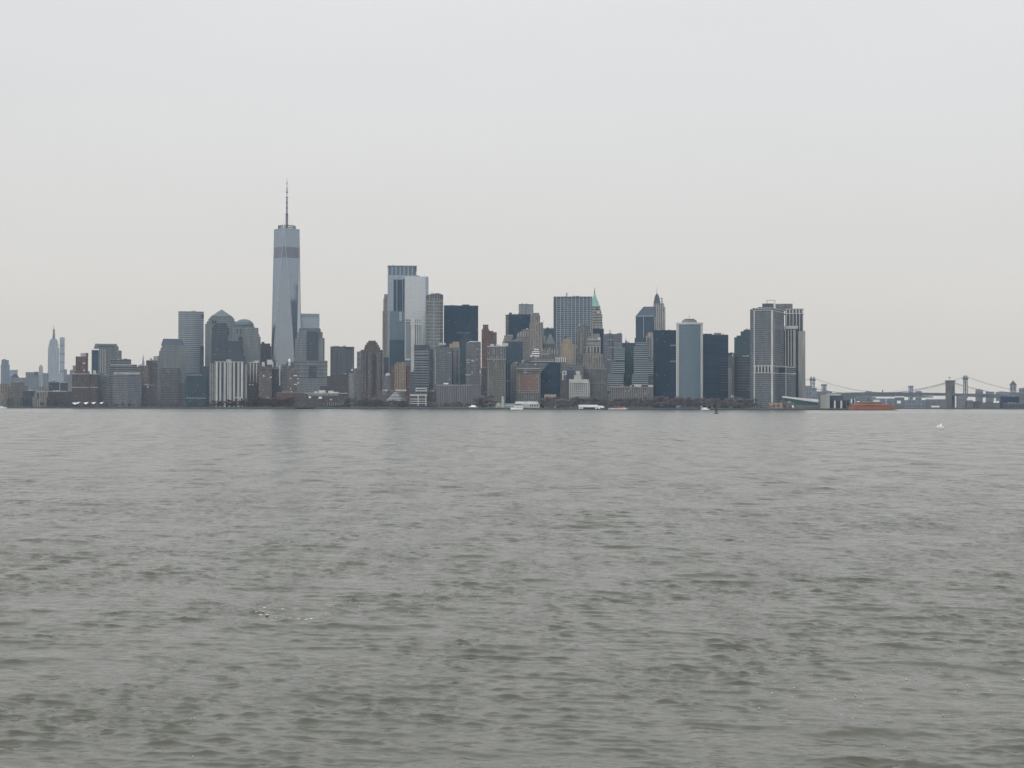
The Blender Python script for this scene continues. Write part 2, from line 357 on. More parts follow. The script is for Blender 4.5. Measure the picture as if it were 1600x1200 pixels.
# ================================================================== far midtown, left edge
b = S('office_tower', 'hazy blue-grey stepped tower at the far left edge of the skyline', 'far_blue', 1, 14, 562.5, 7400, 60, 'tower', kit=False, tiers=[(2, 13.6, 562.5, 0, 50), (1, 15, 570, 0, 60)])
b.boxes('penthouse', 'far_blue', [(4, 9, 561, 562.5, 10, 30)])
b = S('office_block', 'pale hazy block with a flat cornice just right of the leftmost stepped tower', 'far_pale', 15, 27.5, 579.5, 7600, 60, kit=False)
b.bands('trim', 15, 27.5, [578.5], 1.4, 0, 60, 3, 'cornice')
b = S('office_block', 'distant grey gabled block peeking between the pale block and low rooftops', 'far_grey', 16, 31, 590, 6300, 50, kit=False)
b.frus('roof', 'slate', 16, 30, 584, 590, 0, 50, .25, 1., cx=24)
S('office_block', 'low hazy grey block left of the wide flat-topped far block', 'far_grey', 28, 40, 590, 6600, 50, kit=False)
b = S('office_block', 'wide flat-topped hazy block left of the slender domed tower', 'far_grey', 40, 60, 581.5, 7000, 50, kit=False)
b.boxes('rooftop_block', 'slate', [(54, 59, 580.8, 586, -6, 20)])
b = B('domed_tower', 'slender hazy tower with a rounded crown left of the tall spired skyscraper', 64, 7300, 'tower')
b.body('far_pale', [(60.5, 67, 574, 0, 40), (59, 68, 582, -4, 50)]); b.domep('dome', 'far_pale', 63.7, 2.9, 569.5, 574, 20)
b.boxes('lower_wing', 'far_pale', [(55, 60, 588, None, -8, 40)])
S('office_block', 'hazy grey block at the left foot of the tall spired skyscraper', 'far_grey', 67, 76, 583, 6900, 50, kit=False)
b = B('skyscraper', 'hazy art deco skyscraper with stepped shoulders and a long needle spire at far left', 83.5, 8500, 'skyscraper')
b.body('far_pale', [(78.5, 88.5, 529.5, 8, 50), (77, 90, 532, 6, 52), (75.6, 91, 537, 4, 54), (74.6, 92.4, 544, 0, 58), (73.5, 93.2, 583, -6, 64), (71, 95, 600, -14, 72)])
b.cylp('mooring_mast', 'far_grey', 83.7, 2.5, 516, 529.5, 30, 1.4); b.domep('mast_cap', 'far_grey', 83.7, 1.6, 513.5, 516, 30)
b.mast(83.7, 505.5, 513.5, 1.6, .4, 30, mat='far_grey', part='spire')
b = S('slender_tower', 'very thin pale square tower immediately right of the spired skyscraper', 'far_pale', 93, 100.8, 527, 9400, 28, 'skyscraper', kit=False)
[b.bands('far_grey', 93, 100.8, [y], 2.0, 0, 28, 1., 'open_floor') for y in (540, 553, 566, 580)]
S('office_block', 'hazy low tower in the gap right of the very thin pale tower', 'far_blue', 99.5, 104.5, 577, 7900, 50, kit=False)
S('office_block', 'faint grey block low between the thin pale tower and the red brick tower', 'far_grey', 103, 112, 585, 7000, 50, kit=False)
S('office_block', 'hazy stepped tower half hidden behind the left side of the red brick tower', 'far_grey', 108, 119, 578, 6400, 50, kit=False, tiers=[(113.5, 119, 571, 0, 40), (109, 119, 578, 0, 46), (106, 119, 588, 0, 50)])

# ================================================================== left waterfront
S('low_rise_block', 'small flat tan block at the very left edge above the shore', 'tan_brick', 0, 14.5, 600.5, 3700, 30, tank=False)
S('low_rise_block', 'low cream block under the flat tan one at the left edge', 'limestone', -6, 9, 616, 3480, 30, tank=False)
S('loft_building', 'grey-brown loft block with a sloping parapet beside the left edge tan block', 'grey_tan', 15, 41, 598, 3660, 30, tiers=[(17, 38, 598, 0, 30), (15, 43, 603, 0, 34), (13, 47, 610, 0, 40)])
S('warehouse', 'dark teal-grey warehouse among the trees near the left edge', 'granite_dark', 36, 56, 611, 3520, 40, tank=False)
b = B('church', 'cream stone church with a boxy top rising from the trees at left', 63, 3420, 'church')
b.body('limestone_v', [(57, 74, 604, 2, 22), (54, 75, 611.5, 0, 26), (51, 73, 619, -2, 30)]); b.bands('trim', 57, 74, [611.3], .8, 0, 22, .6, 'cornice')
b.boxes('door_recess', 'dark', [(58.5, 60.5, 614, 624, -2.2, -1.9)])
S('office_block', 'dark slate block with a flat roof below the tall spired skyscraper', 'granite_dark', 76, 93, 597.5, 3720, 36, seed=3)
S('office_block', 'small dark block with pale roof edge left of the brown brick slab complex', 'plum_brick', 94, 106, 598.5, 3650, 36, seed=2, pale=1.)
b = S('apartment_building', 'long low purple-brown brick block at the left waterfront', 'plum_brick', 72, 113, 612, 3480, 30, 'apartment block', seed=4, tank=False); b.bands('trim', 76, 104, [611.6], .7, 0, 30, .4, 'cornice')
S('white_pavilion', 'small white rooftop building below the spired skyscraper', 'white_dots', 81, 88, 590.5, 4200, 20, kit=False)
b = B('apartment_tower', 'red-brown brick tower with a curved rooftop tank frame left of the chamfered office tower', 128, 3560, 'apartment tower')
b.body('red_brick', [(118, 137.5, 557, 0, 34), (116.5, 140, 580, -4, 36)]); b.boxes('penthouse', 'pentl', [(125.5, 134, 551.5, 557, 5, 16)])
b.cylp('water_tank', 'steel', 135.2, 2.6, 551.2, 557, 12); b.boxes('balcony_stack', 'trim', [(129, 133, 566.2, 568.5, -.8, 0), (130.5, 132.5, 577, 582, -.8, 0)])
b = B('apartment_building', 'wide brown brick slab complex with two thin pale cornice lines above the white tents', 140, 3330, 'apartment block')
b.body('brown_brick', [(112.5, 153.5, 584, 0, 40)]); b.bands('trim', 112.5, 153.5, [584.3, 605.3], .8, 0, 40, .5, 'cornice')
b.boxes('stair_tower', 'plum_brick', [(139, 141, 584, None, -1.2, .5)]); b.boxes('penthouse', 'pentl', [(145, 150, 578.5, 584, 10, 22)]); b.boxes('roof_screen', 'plum_brick', [(117, 140, 582.6, 584, 6, 30)])
b = S('apartment_building', 'grey-green lower block attached right of the brown brick slab complex', 'concrete_grey', 153.5, 171, 586.5, 3350, 40, 'apartment block', seed=2, tank=False); b.boxes('balcony_stack', 'steel', [(156, 168, 590, 600, -1, 0)])
b.boxes('side_wing', 'concrete_grey', [(165, 172, 604, None, -4, 0)])
b = B('office_tower', 'chamfer-topped grey office tower with a dark glass left flank', 167, 3850, 'office tower')
b.body('concrete_grey', [(154, 185, 541, 4, 50), (153, 190, 547.5, 0, 54)]); b.boxes('glass_flank', 'blue_glass_dark', [(143, 153.2, 547, None, 2, 50)], roof='roof')
b.frus('crown', 'verd', 146.5, 184, 537, 544, 4, 48, .90, .9); b.boxes('crown_louvre', 'slate', [(154, 178, 540, 541.5, 3.6, 4.2)])
b.piers('trim', 156.5, 164, 545, 583, 3, .8, 0, .5)
b = B('office_building', 'long low grey office block with layered flat roofs right of the chamfered tower', 190, 3680, 'office block')
b.body('band_grey', [(172, 205, 562, 6, 40), (171.5, 214, 569.5, 0, 44), (171, 219, 573.5, -4, 50)]); b.bands('trim', 173, 205, [570.2], 1.0, 0, 40, .6, 'cornice')
b.boxes('penthouse', 'slate', [(190, 204, 561, 562, 8, 24), (194, 198, 560, 561, 10, 20)])
b = B('office_building', 'broad grey waterfront block with a bright white parapet, two-toned front', 198, 3290, 'office block')
b.body('concrete_grey', [(176, 200, 582.5, 0, 44)], 'west_wing'); b.body('fine_grid', [(200, 221, 582, 1, 44)], 'east_wing')
b.bands('pentl', 178, 218.5, [583.4], 3.6, 0, 40, .5, 'parapet')
b = B('church_steeple', 'thin pale pointed steeple left of the dark speckled block', 223.5, 4100, 'church steeple')
b.body('far_pale', [(221.6, 225.6, 568, 0, 8)], 'tower'); b.frus('spire', 'far_pale', 221.6, 225.6, 553, 568, 0, 8, .02, .02)
S('apartment_building', 'brown speckled apartment tower under the thin pale steeple', 'brown_light', 215, 232, 572, 3420, 30, 'apartment tower', seed=1)
S('apartment_building', 'dark plum apartment tower left of the mansard-crowned granite tower', 'plum_brick', 228, 246, 564, 3500, 36, 'apartment tower', seed=2)
S('office_block', 'small pale block behind the left shoulder of the mansard-crowned tower', 'far_pale', 239.5, 247, 556.5, 4300, 30, kit=False)
b = S('apartment_building', 'very dark brick block low between the white-parapet block and the banded brown base', 'plum_brick', 222, 245, 602.5, 3310, 26, 'apartment block', seed=5); b.boxes('stair_tower', 'trim', [(230, 232, 603, 606, -.6, 0)])

# ================================================================== granite office towers
b = B('office_tower', 'granite office tower with a dark flat mansard crown and stepped left shoulder', 271, 3640, 'office tower')
b.body('granite', [(252.5, 288, 539, 4, 56), (250.5, 289.5, 543.5, 3, 57), (248.3, 291, 548.5, 2, 58), (246, 292.5, 556, 0, 60), (244.5, 294, 575, -3, 62)])
b.frus('mansard_roof', 'slate', 251.5, 288.5, 529, 539, 4, 56, .78, .7, cx=269); b.boxes('slot_window', 'dark', [(254.5, 256.3, 543.5, 549.5, 3.6, 4.2), (258.2, 260, 543.5, 549.5, 3.6, 4.2)])
b.boxes('banded_front', 'granite_brown', [(251, 280, 575.5, None, -8, -3)], roof='roof'); b.boxes('podium', 'granite_brown', [(246, 296, 624.5, None, -14, -3)], roof='roof')
b.boxes('right_wing', 'granite_brown', [(281, 293, 598, None, -6, -3)], roof='roof')
b = B('office_tower', 'tall square tower with bright horizontal floor stripes behind the mansard-crowned tower', 298, 3860, 'office tower')
cv = MB(); a0, a1 = b.u(278.2), b.u(318); nn = 8
arc = [(a0 + (a1 - a0) * i / nn, 5 * (2 * i / nn - 1) ** 2) for i in range(nn + 1)]
cv.prism(arc + [(a1, 52), (a0, 52)], 0, b.z(486.5)).build('body', 'band_silver', b.o)
m = MB(); hh = .62 * b.Y / F / 2
for y in list(np.arange(489.6, 628, 3.03)):
    z = b.z(y); ring = [(x, d - .8) for x, d in arc]
    m.prism(ring + [(a1 + .3, 20), (a0 - .3, 20)], z - hh * 1.5, z + hh * 1.5, roof=0, bottom=True)
m.build('sunshade_bands', 'silver', b.o, 'silver')
b.boxes('dark_flank', 'teal_glass', [(312.8, 318.4, 541, None, -2.5, 5)]); b.boxes('penthouse', 'pentl', [(298, 305, 484.7, 486.5, 16, 30)])
b.boxes('top_corner', 'slate', [(314.6, 318.3, 491, 496, -1, 5)])
b = B('office_building', 'low green-glazed terraced block at the foot of the striped tower', 304, 3500, 'office block')
b.body('teal_glass', [(291, 315, 583, 0, 36), (289, 322, 592, -4, 40)]); b.bands('verd', 291, 315, [586, 602.5], 3.6, -1, 36, .8, 'green_terrace'); b.bands('silver', 291, 322, [622], 1., -4, 36, .8)
b.boxes('side_block', 'granite_dark', [(316, 326, 572, None, 4, 30)], roof='roof')
b = B('office_tower', 'granite office tower topped by a green pyramid roof', 345, 3740, 'office tower')
b.body('granite', [(327, 364.5, 495.5, 4, 58, 2), (325, 366, 498, 3, 59, 2), (322.5, 369, 502, 2, 60, 2), (320, 372, 506, 0, 62, 2)])
b.frus('pyramid_roof', 'verd', 329, 362.5, 482.5, 494.2, 5, 57, .03, .03); b.bands('slate', 330, 361, [494.8], 1.5, 5, 56, .3, 'cornice')
b.boxes('slot_window', 'dark', [(331.5, 333, 500.5, 508, .6, 4.6), (335, 336.5, 500.5, 508, .6, 4.6)])
b = B('office_tower', 'dark banded tower with a chamfered crown standing before the pyramid-roofed tower', 342, 3600, 'office tower')
b.body('granite_dark', [(335, 353, 504.5, 3, 30, 3), (332, 355.5, 508, 2, 32, 3), (330.5, 357.5, 512, 1, 36, 3), (330, 356, 522, 0, 40), (330, 353.5, 532, 0, 40)])
b.body('granite_dark', [(353.5, 379, 532.5, 2, 44), (353.5, 381, 545, 2, 46), (353.5, 384, 556, 0, 48)], 'lower_wing')
b = B('office_tower', 'granite office tower with a rounded green dome roof', 382, 3720, 'office tower')
b.body('granite', [(365.5, 397.5, 510, 4, 56, 2), (363, 403.5, 512, 2, 58, 2), (362, 405, 521.5, 1, 60), (361, 407, 526, 0, 62)])
b.domep('dome', 'verd', 381.3, 15.2, 497.5, 508, 28, 24); b.bands('slate', 366.5, 396, [509], 1.6, 5, 52, .3, 'cornice')
b.boxes('slot_window', 'dark', [(370, 371.6, 514, 524, 1.5, 4.2), (374.5, 376.1, 514, 524, 1.5, 4.2)]); b.boxes('stepped_bay', 'granite_dark', [(372, 378, 526, 560, -3, 1)])
b = B('art_deco_tower', 'dark stepped brick tower between the domed tower and the tallest skyscraper', 412, 3900, 'office tower')
b.body('plum_brick', [(408.5, 413, 534, 6, 22), (407, 422, 536.5, 4, 30), (403, 425, 541, 0, 36), (397, 427, 552, -4, 40)]); b.boxes('slot_window', 'dark', [(411, 412, 545, 550, -.3, .2), (414, 415, 545, 550, -.3, .2), (417, 418, 545, 550, -.3, .2)])

# white-pier apartment slabs
b = B('apartment_building', 'apartment slab with tall white vertical piers across its whole front', 357, 3270, 'apartment block')
b.body('white_stripe', [(337, 380, 565, 0, 26)]); b.body('concrete_grey', [(327.5, 337, 567.5, 4, 28)], 'left_wing'); b.body('concrete_grey', [(380, 386, 568.5, 4, 28)], 'right_wing')
b.piers('trim', 344.8, 371.6, 565, 631, 6, 1.25); b.piers('trim', 338.4, 338.4, 565, 634, 1, 3.2, 0, .9, 'end_pier'); b.piers('trim', 378, 378, 565, 622, 1, 3.2, 0, .9, 'end_pier')
b.piers('pentl', 328.4, 335, 568, 628, 3, .8, 4, .5, 'wing_pier'); b.piers('trim', 384.6, 384.6, 569, 622, 1, 1.1, 4, .5, 'wing_pier')
b.bands('trim', 337, 380, [565.4], .9, 0, 26, .8, 'parapet'); b.boxes('penthouse', 'pentl', [(353.5, 361, 561.4, 565, 6, 18)]); b.boxes('entrance_canopy', 'trim', [(365, 377, 621, 622.2, -3, 0), (374.5, 376, 622.2, 628, -3, -2)])
b = B('apartment_building', 'second white-piered apartment slab half hidden right of the wide white-piered one', 398, 3330, 'apartment block')
b.body('brown_light', [(386.5, 405, 567, 0, 26)]); b.piers('trim', 391.2, 400.8, 567.5, 598, 3, 1.4); b.boxes('penthouse', 'trim', [(397, 404.5, 563.5, 567, 4, 16), (388, 393, 566, 567, 8, 16)])
b.boxes('pale_balcony', 'white', [(389, 391.5, 600, 602, -.8, 0), (393.5, 396, 600, 602, -.8, 0)])  # balconies are plain white blocks
b = B('apartment_building', 'brown brick apartment block with ragged white rooftop structures left of the tallest skyscraper foot', 414, 3290, 'apartment block')
b.body('brown_light', [(404.5, 424.5, 573.5, 0, 28)]); b.boxes('penthouse', 'trim', [(409, 413.5, 565.5, 573.5, 6, 16), (417, 425, 562, 569.5, 4, 14), (424.8, 427, 565, 573, 5, 9)])
b.boxes('penthouse', 'slate', [(414, 424, 569.5, 573.5, 3, 12)]); b.bands('dark', 404.5, 424.5, [578], .8, 0, 28, .3, 'cornice')
b.boxes('pale_balcony', 'white', [(411, 413, 586.5, 588.2, -.6, 0), (422, 424, 588.5, 590.2, -.6, 0), (416, 420, 621, 621.8, -.6, 0)])  # small white-painted balcony blocks
b = S('apartment_building', 'dark brick block with one bright white corner pier below the tallest skyscraper', 'plum_brick', 424.8, 441, 577, 3310, 28, 'apartment block', seed=1); b.piers('trim', 437, 437, 570, 602.5, 1, 1.7, 0, 1.2, 'corner_pier'); b.piers('trim', 432.3, 432.3, 566, 573.5, 1, 1.2, 0, 1.2, 'corner_pier')
b = B('apartment_building', 'speckled brown apartment block carrying a small white domed lantern', 453, 3250, 'apartment block')
b.body('brown_light', [(449, 464.5, 577.5, 0, 28), (441, 466, 612, 0, 30)]); b.cylp('lantern', 'trim', 452.2, 1.9, 565, 574, 10, n=8); b.domep('dome', 'white', 452.2, 2.1, 560.2, 565, 10); b.boxes('lantern_base', 'brown_light', [(448.5, 457, 571.5, 577.5, 4, 18)])
b.boxes('pale_balcony', 'white', [(459, 464, 586.3, 587.6, -.7, 0), (453, 455.3, 591, 592, -.7, 0), (459, 464, 600, 601, -.7, 0), (464.6, 466.6, 591, 592.3, 0, 1), (464.6, 467, 597.5, 598.8, 0, 1), (453.5, 455, 606.5, 608, -.7, 0)])  # balcony fronts as white blocks, front and right side
S('apartment_building', 'low reddish brick block in the trees under the domed lantern block', 'red_brick', 432, 476, 614, 3190, 22, 'apartment block', seed=9, tank=False)

# ------------------------------------------------------------------ the tallest skyscraper
b = B('skyscraper', 'tallest glass skyscraper with tapering triangular facets and a tall antenna', 447.3, 3763, 'skyscraper')
hw = 61 / 2 * 1.0; zr = b.z(356.2); zb_ = 57
def sq(h, ang): return [(h * math.sqrt(2) * math.cos(ang + math.pi / 2 * i), 34 + h * math.sqrt(2) * math.sin(ang + math.pi / 2 * i)) for i in range(4)]
BA = math.radians(-135 - 12); TA = BA + math.pi / 4
bs = sq(hw, BA); ts = sq(hw / math.sqrt(2) * .985, TA)
def wtc_ring(t):
    """octagon at height fraction t: eight points along the antiprism edges"""
    r = []
    for i in range(4):
        for q in (ts[i - 1], ts[i]):
            a = bs[i]; r.append((a[0] + (q[0] - a[0]) * t, a[1] + (q[1] - a[1]) * t))
    return r
zl0, zl1 = b.z(402), b.z(385)
t0, t1 = (zl0 - zb_) / (zr - zb_), (zl1 - zb_) / (zr - zb_)
MB().prism(bs, 0, zb_, roof=0).build('base', 'blue_glass', b.o)
NR = 10
m = MB()
for k in range(NR):
    a, c = t0 * k / NR, t0 * (k + 1) / NR
    m.prism(wtc_ring(a), zb_ + (zr - zb_) * a, zb_ + (zr - zb_) * c, wtc_ring(c), roof=0)
m.prism(wtc_ring(t1), zl1, zr, wtc_ring(1), roof=1)
m.build('shaft', 'wtc_glass', b.o)
MB().prism(wtc_ring(t0), zl0, zl1, wtc_ring(t1), roof=0).build('louvre_band', 'louvre', b.o)
m = MB()
for i in range(4):
    for q in (ts[i - 1], ts[i]): m.beam((bs[i][0], bs[i][1], zb_), (q[0], q[1], zr), .75, n=4)
for i in range(4): m.beam((*ts[i - 1], zr), (*ts[i], zr), .8, n=4)
m.build('edge_trim', 'silver', b.o)
cx, cy = 0, 34
m = MB(); R = 13.6 * b.k
for k in range(24):
    a, c = 2 * math.pi * k / 24, 2 * math.pi * (k + 1) / 24
    for y in (350.8, 353.6, 356.3):
        m.beam((R * math.cos(a), cy + R * math.sin(a), b.z(y)), (R * math.cos(c), cy + R * math.sin(c), b.z(y)), .75, n=4)
    m.beam((R * math.cos(a), cy + R * math.sin(a), b.z(356.8)), (R * math.cos(a), cy + R * math.sin(a), b.z(350.6)), .55, n=4)
    if k % 2: m.beam((R * math.cos(a), cy + R * math.sin(a), b.z(356.8)), (R * math.cos(c), cy + R * math.sin(c), b.z(350.6)), .4, n=4)
m.build('ring_crown', 'dark', b.o)
m = MB().cyl(0, cy, 3.4, 2.6, zr, b.z(331), 10); m.cyl(0, cy, 1.9, 1.6, b.z(331), b.z(305), 8); m.cyl(0, cy, 1.4, 1.2, b.z(297.5), b.z(290), 8); m.cyl(0, cy, 1.1, .9, b.z(285), b.z(281.5), 8)
mast = m.build('antenna', 'steel', b.o)
m = MB().cyl(0, cy, 1.2, 1.1, b.z(305), b.z(297.5), 8); m.cyl(0, cy, .9, .8, b.z(290), b.z(285), 8); m.cyl(0, cy, .7, .25, b.z(281.5), b.z(273.5), 8); m.build('pale_antenna_section', 'pentl', mast)
m = MB().cyl(0, cy, 4.0, 1.3, b.z(333.2), b.z(329.6), 12)
for y in (322.3, 314, 305.6, 297.6): m.cyl(0, cy, 3.0, 3.0, b.z(y + .45), b.z(y - .45), 10)
m.build('antenna_collars', 'dark', mast)
m = MB()
for a in (20, 140, 260): m.beam((R * .9 * math.cos(math.radians(a)), cy + R * .9 * math.sin(math.radians(a)), b.z(352)), (0, cy, b.z(332)), .14, n=4)
m.build('guy_cables', 'cable', mast)

# right of the tallest
b = S('office_tower', 'pale blue glass tower top showing right behind the tallest skyscraper', 'blue_glass', 468, 498.8, 490, 3960, 44, 'office tower', kit=False)
b.bands('slate', 470, 496.5, [492.3, 495], .8, -.2, 40, .2, 'louvre_band'); b.bands('silver', 468, 498.8, [490.4, 499, 506], .5, 0, 44, .3)
b = B('office_tower', 'stepped granite office tower with a dark flat cornice and dark banded centre', 484, 3680, 'office tower')
b.body('granite', [(466.5, 501, 515, 6, 52, 3), (464.5, 504, 518.5, 4, 54, 3), (461, 507, 528, 0, 58, 3), (459.5, 511.5, 563.5, -5, 62)])
b.frus('cornice_roof', 'slate', 466.5, 501, 512.6, 515.2, 5.5, 52, .93, .93); b.boxes('banded_centre', 'granite_dark', [(479, 497, 517.5, 571, -2, 4), (482, 495, 571, 590, -6.4, -5)])
b.bands('granite_brown', 459.5, 511.5, [566, 572, 578, 584, 590], 1.6, -5, 62, .3)
b.boxes('lower_wing', 'granite_brown', [(440, 460, 570, None, -3, 26), (447, 459.6, 566, 570, 0, 20)], roof='roof')
b = B('office_tower', 'flat-topped grey-mauve tower with vertical ribs standing alone against the sky', 534, 4050, 'office tower')
b.body('rib_grey', [(516, 538, 541.5, 0, 40)]); b.body('rib_grey', [(538, 553.3, 542, 5, 44)], 'right_face'); b.piers('concrete_grey', 518, 536, 545, 600, 7, .7); b.piers('concrete_grey', 541, 552, 545, 600, 4, .7, 5)
b.bands('slate', 516, 553.3, [542.4], 1.2, 0, 44, .2, 'cornice'); b.boxes('penthouse', 'pentl', [(521, 530, 540.5, 541.5, 6, 24), (536, 540, 540, 541.5, 6, 20)])
b = S('apartment_building', 'plum brick block with a curved dark roof edge right of the stepped granite tower', 'plum_brick', 511, 546, 586.5, 3500, 34, 'apartment block', kit=False, tiers=[(517, 543, 584.8, 2, 30), (511, 546, 587.5, 0, 34), (500, 549, 603, -4, 40)])
b.bands('slate', 517, 543, [585.3], .8, 2, 30, .5, 'roof_edge')
b = S('apartment_building', 'pale grey narrow block with a white roof pod left of the ziggurat brick tower', 'concrete', 545, 553, 583, 3400, 26, 'apartment block', kit=False); b.boxes('roof_pod', 'white', [(549, 550.8, 576.5, 579.5, 5, 10)]); b.boxes('penthouse', 'slate', [(546.5, 553, 579.5, 583, 4, 16)])
S('apartment_building', 'plain grey mid-rise directly left of the ziggurat brick tower', 'concrete_grey', 552.5, 568, 577, 3330, 30, 'apartment block', seed=8)
S('office_tower', 'narrow blue-grey tower sliver left behind the ziggurat brick tower', 'far_blue', 557.5, 570, 550, 3800, 30, 'office tower', tank=False)
b = B('apartment_tower', 'brown brick ziggurat-topped tower with pale window bays', 582, 3210, 'apartment tower')
b.body('brown_brick', [(575.3, 587.2, 532, 8, 22), (572.5, 589.8, 535, 6, 24), (570, 592, 538.5, 4, 26), (569, 594, 542.5, 2, 28), (564, 597.5, 546.5, 0, 30)])
b.boxes('window_bay', 'brown_light', [(575, 579.5, 550, None, -1.5, 0), (588.5, 594.5, 550, None, -1.5, 0)], roof='roof'); b.boxes('dark_recess', 'dark', [(572.5, 574.3, 550, 602, -.25, 0), (582.5, 587, 553, 618, -.25, 0)])
b.piers('pent', 566, 570.5, 552, 612, 2, .8)
b = B('arched_roof_building', 'small grey block with a round arched top right of the ziggurat tower', 606, 3180, 'building')
b.body('concrete_grey', [(600, 613, 587, 0, 22)]); b.domep('arched_roof', 'pentl', 606.5, 4.8, 582.5, 587, 10, 9)
S('office_block', 'dark slate-blue block low between the ziggurat tower and the tan brick tower', 'granite_dark', 599.5, 608, 558.5, 3480, 26, kit=False)
# waterfront museum with pale colonnade
b = B('waterfront_museum', 'long low brick building with a bright pale colonnaded cornice at the shore', 511, 3110, 'museum')
b.body('plum_brick', [(477, 545, 614.5, 0, 24), (460, 548, 621, -3, 28)]); b.bands('trim', 477, 543, [614.4], .8, 0, 24, .7, 'cornice')
b.boxes('penthouse', 'trim', [(498, 508.5, 609.8, 614, 6, 14), (491, 496, 611.3, 614, 6, 14), (513, 521, 610.5, 614, 6, 14), (521, 529, 612.3, 614, 6, 14)])
b.piers('whitish', 482, 528, 615.5, 618.3, 24, .8, 0, .8, 'colonnade'); b.boxes('pale_doorway', 'white', [(516, 518.3, 623.8, 625.3, -4, -3), (482.5, 486, 619.5, 622, -4, -3), (498, 503, 620, 623, -4, -3)])  # doorways are just white-painted blocks
b.piers('pentl', 512, 542, 629, 634, 11, .7, -4, 1.2, 'arcade')
b = B('apartment_building', 'tan brick tower with deep-set window grid behind the striped pyramid roof', 626, 3170, 'apartment tower')
b.body('tan_brick', [(616.5, 634, 568.5, 0, 24)]); b.boxes('cap', 'tan_brick', [(619, 632, 565.8, 568.5, 2, 20)]); b.body('red_brick', [(611, 617, 571, 4, 26)], 'left_wing'); b.body('red_brick', [(634, 641.5, 571, 4, 26)], 'right_wing')
b.piers('tanp', 617.5, 633, 569, 608, 6, .7, 0, .4)
b = B('low_rise_block', 'low grey-brown block with a pale flat roof behind the striped pyramid roof', 612, 3100, 'building'); b.body('brown_light', [(592, 616, 611, 0, 20), (590, 636, 618, -2, 24)]); b.boxes('roof_slab', 'trim', [(618, 635, 608.5, 611, 2, 14)]); b.boxes('support', 'brown_light', [(620, 634, 611, 618, 2, 13)])
b = B('pyramid_roof_building', 'low hexagonal building with a striped stepped pyramid roof at the shore', 619, 3060, 'museum')
hexf = lambda r: [(r * b.k * math.cos(math.pi / 3 * i), 14 + r * b.k * math.sin(math.pi / 3 * i)) for i in range(6)]
MB().prism(hexf(12.5), 0, b.z(625.5)).build('body', 'brown_brick', b.o)
m = MB(); m2 = MB()
for k in range(6):
    ya = 625.5 - k * 2.25; r = 15.5 - k * 2.25
    m.prism(hexf(r), b.z(ya), b.z(ya - 1.0), hexf(r - .7), roof=0, bottom=True); m2.prism(hexf(r - 1.0), b.z(ya - 1.0), b.z(ya - 2.25), hexf(r - 1.6), roof=0)
m.build('roof_tier', 'pentl', b.o); m2.build('roof_clerestory', 'dark', b.o); b.boxes('entrance', 'pentl', [(610, 615, 628, 632, -1, 2)])
b = B('waterfront_museum', 'low white concrete building with stacked horizontal slabs at the shore', 655, 3040, 'museum')
b.body('granite_dark', [(650, 666.5, 608, 8, 30)], 'upper_block'); b.body('granite_dark', [(640.5, 666.5, 616, 0, 30)]); b.bands('trim', 650, 666.5, [606.8, 610.5], 1.5, 8, 29, .8, 'upper_slab'); b.bands('pentl', 641, 667, [617.4], 3.2, 0, 29, .8, 'roof_slab')
b.bands('trim', 641, 666, [623.4, 627, 630.5], 1.2, 0, 29, .8, 'slab'); b.piers('trim', 650.3, 666, 606.5, 612, 2, .9, 8, .8, 'end_pier'); b.piers('trim', 653.5, 665.5, 617, 634, 2, 1.4, 0, 1.0, 'end_pier')
b = S('low_rise_block', 'red brick block with small dark windows right of the stacked white slabs', 'red_brick', 667, 681, 612, 3060, 24, tank=False, tiers=[(668, 679, 612, 4, 24), (667, 681, 620, 0, 24)]); b.boxes('window_row', 'dark', [(669, 671.5, 613, 616, 3.6, 4.2), (673, 676, 613, 616, 3.6, 4.2)]); b.boxes('dark_slot', 'dark', [(680, 681.5, 608, 626, -.6, .2)])

# ================================================================== central cluster, behind
b = S('art_deco_tower', 'thin tan stone tower peeping out left of the braced-crown blue tower', 'limestone_v', 598.8, 606, 461, 3950, 26, 'office tower', kit=False, tiers=[(599.8, 606, 459.5, 4, 20), (598.6, 608, 466, 2, 24), (597.4, 610, 486, 0, 30)])
b = B('skyscraper', 'blue glass skyscraper with an open braced crown of pale frames', 628, 3720, 'skyscraper')
b.body('blue_glass', [(605.3, 650.5, 430, 0, 52)]); b.boxes('crown', 'blue_glass_mid', [(606.5, 649.5, 417, 430, 1.5, 50)], roof='roof')
b.piers('silver', 605.8, 650, 414.5, 430, 8, 1.1, 1.5, 1., 'crown_frame'); b.bands('silver', 605.3, 650.5, [415.4], 1.3, 0, 52, .6, 'crown_rail'); b.boxes('dark_centre', 'blue_glass_dark', [(614.5, 629.5, 437, None, -1.5, 0)])
b.piers('silver', 606, 614, 431, None, 2, .7, 0, 1.0); b.piers('silver', 619.7, 628.7, 431, 490, 2, .8, -1.5, 1.0, 'mullion'); b.mast(613.5, 413.2, 415, .9, .9, 8, 'roof_crane'); b.boxes('roof_corner', 'dark', [(611, 616, 414.6, 417.5, 4, 10), (648.6, 650.4, 415, 424, -.4, 1)])
b = B('office_tower', 'dark blue glass tower slab in front of the blue glass skyscraper', 619, 3480, 'office tower')
b.body('blue_glass_dark', [(607.6, 631.3, 531, 0, 36)]); b.body('blue_glass_mid', [(607.6, 631.3, 486, 0, 36)], 'upper_floors', yb=531); b.boxes('pale_panel', 'blue_glass', [(623.5, 627.6, 487, 501.5, -.4, .2)]); b.piers('silver', 608, 608, 486.5, 600, 1, .6)
b = B('skyscraper', 'plain pale silver glass skyscraper beside the braced-crown tower', 650, 3690, 'skyscraper')
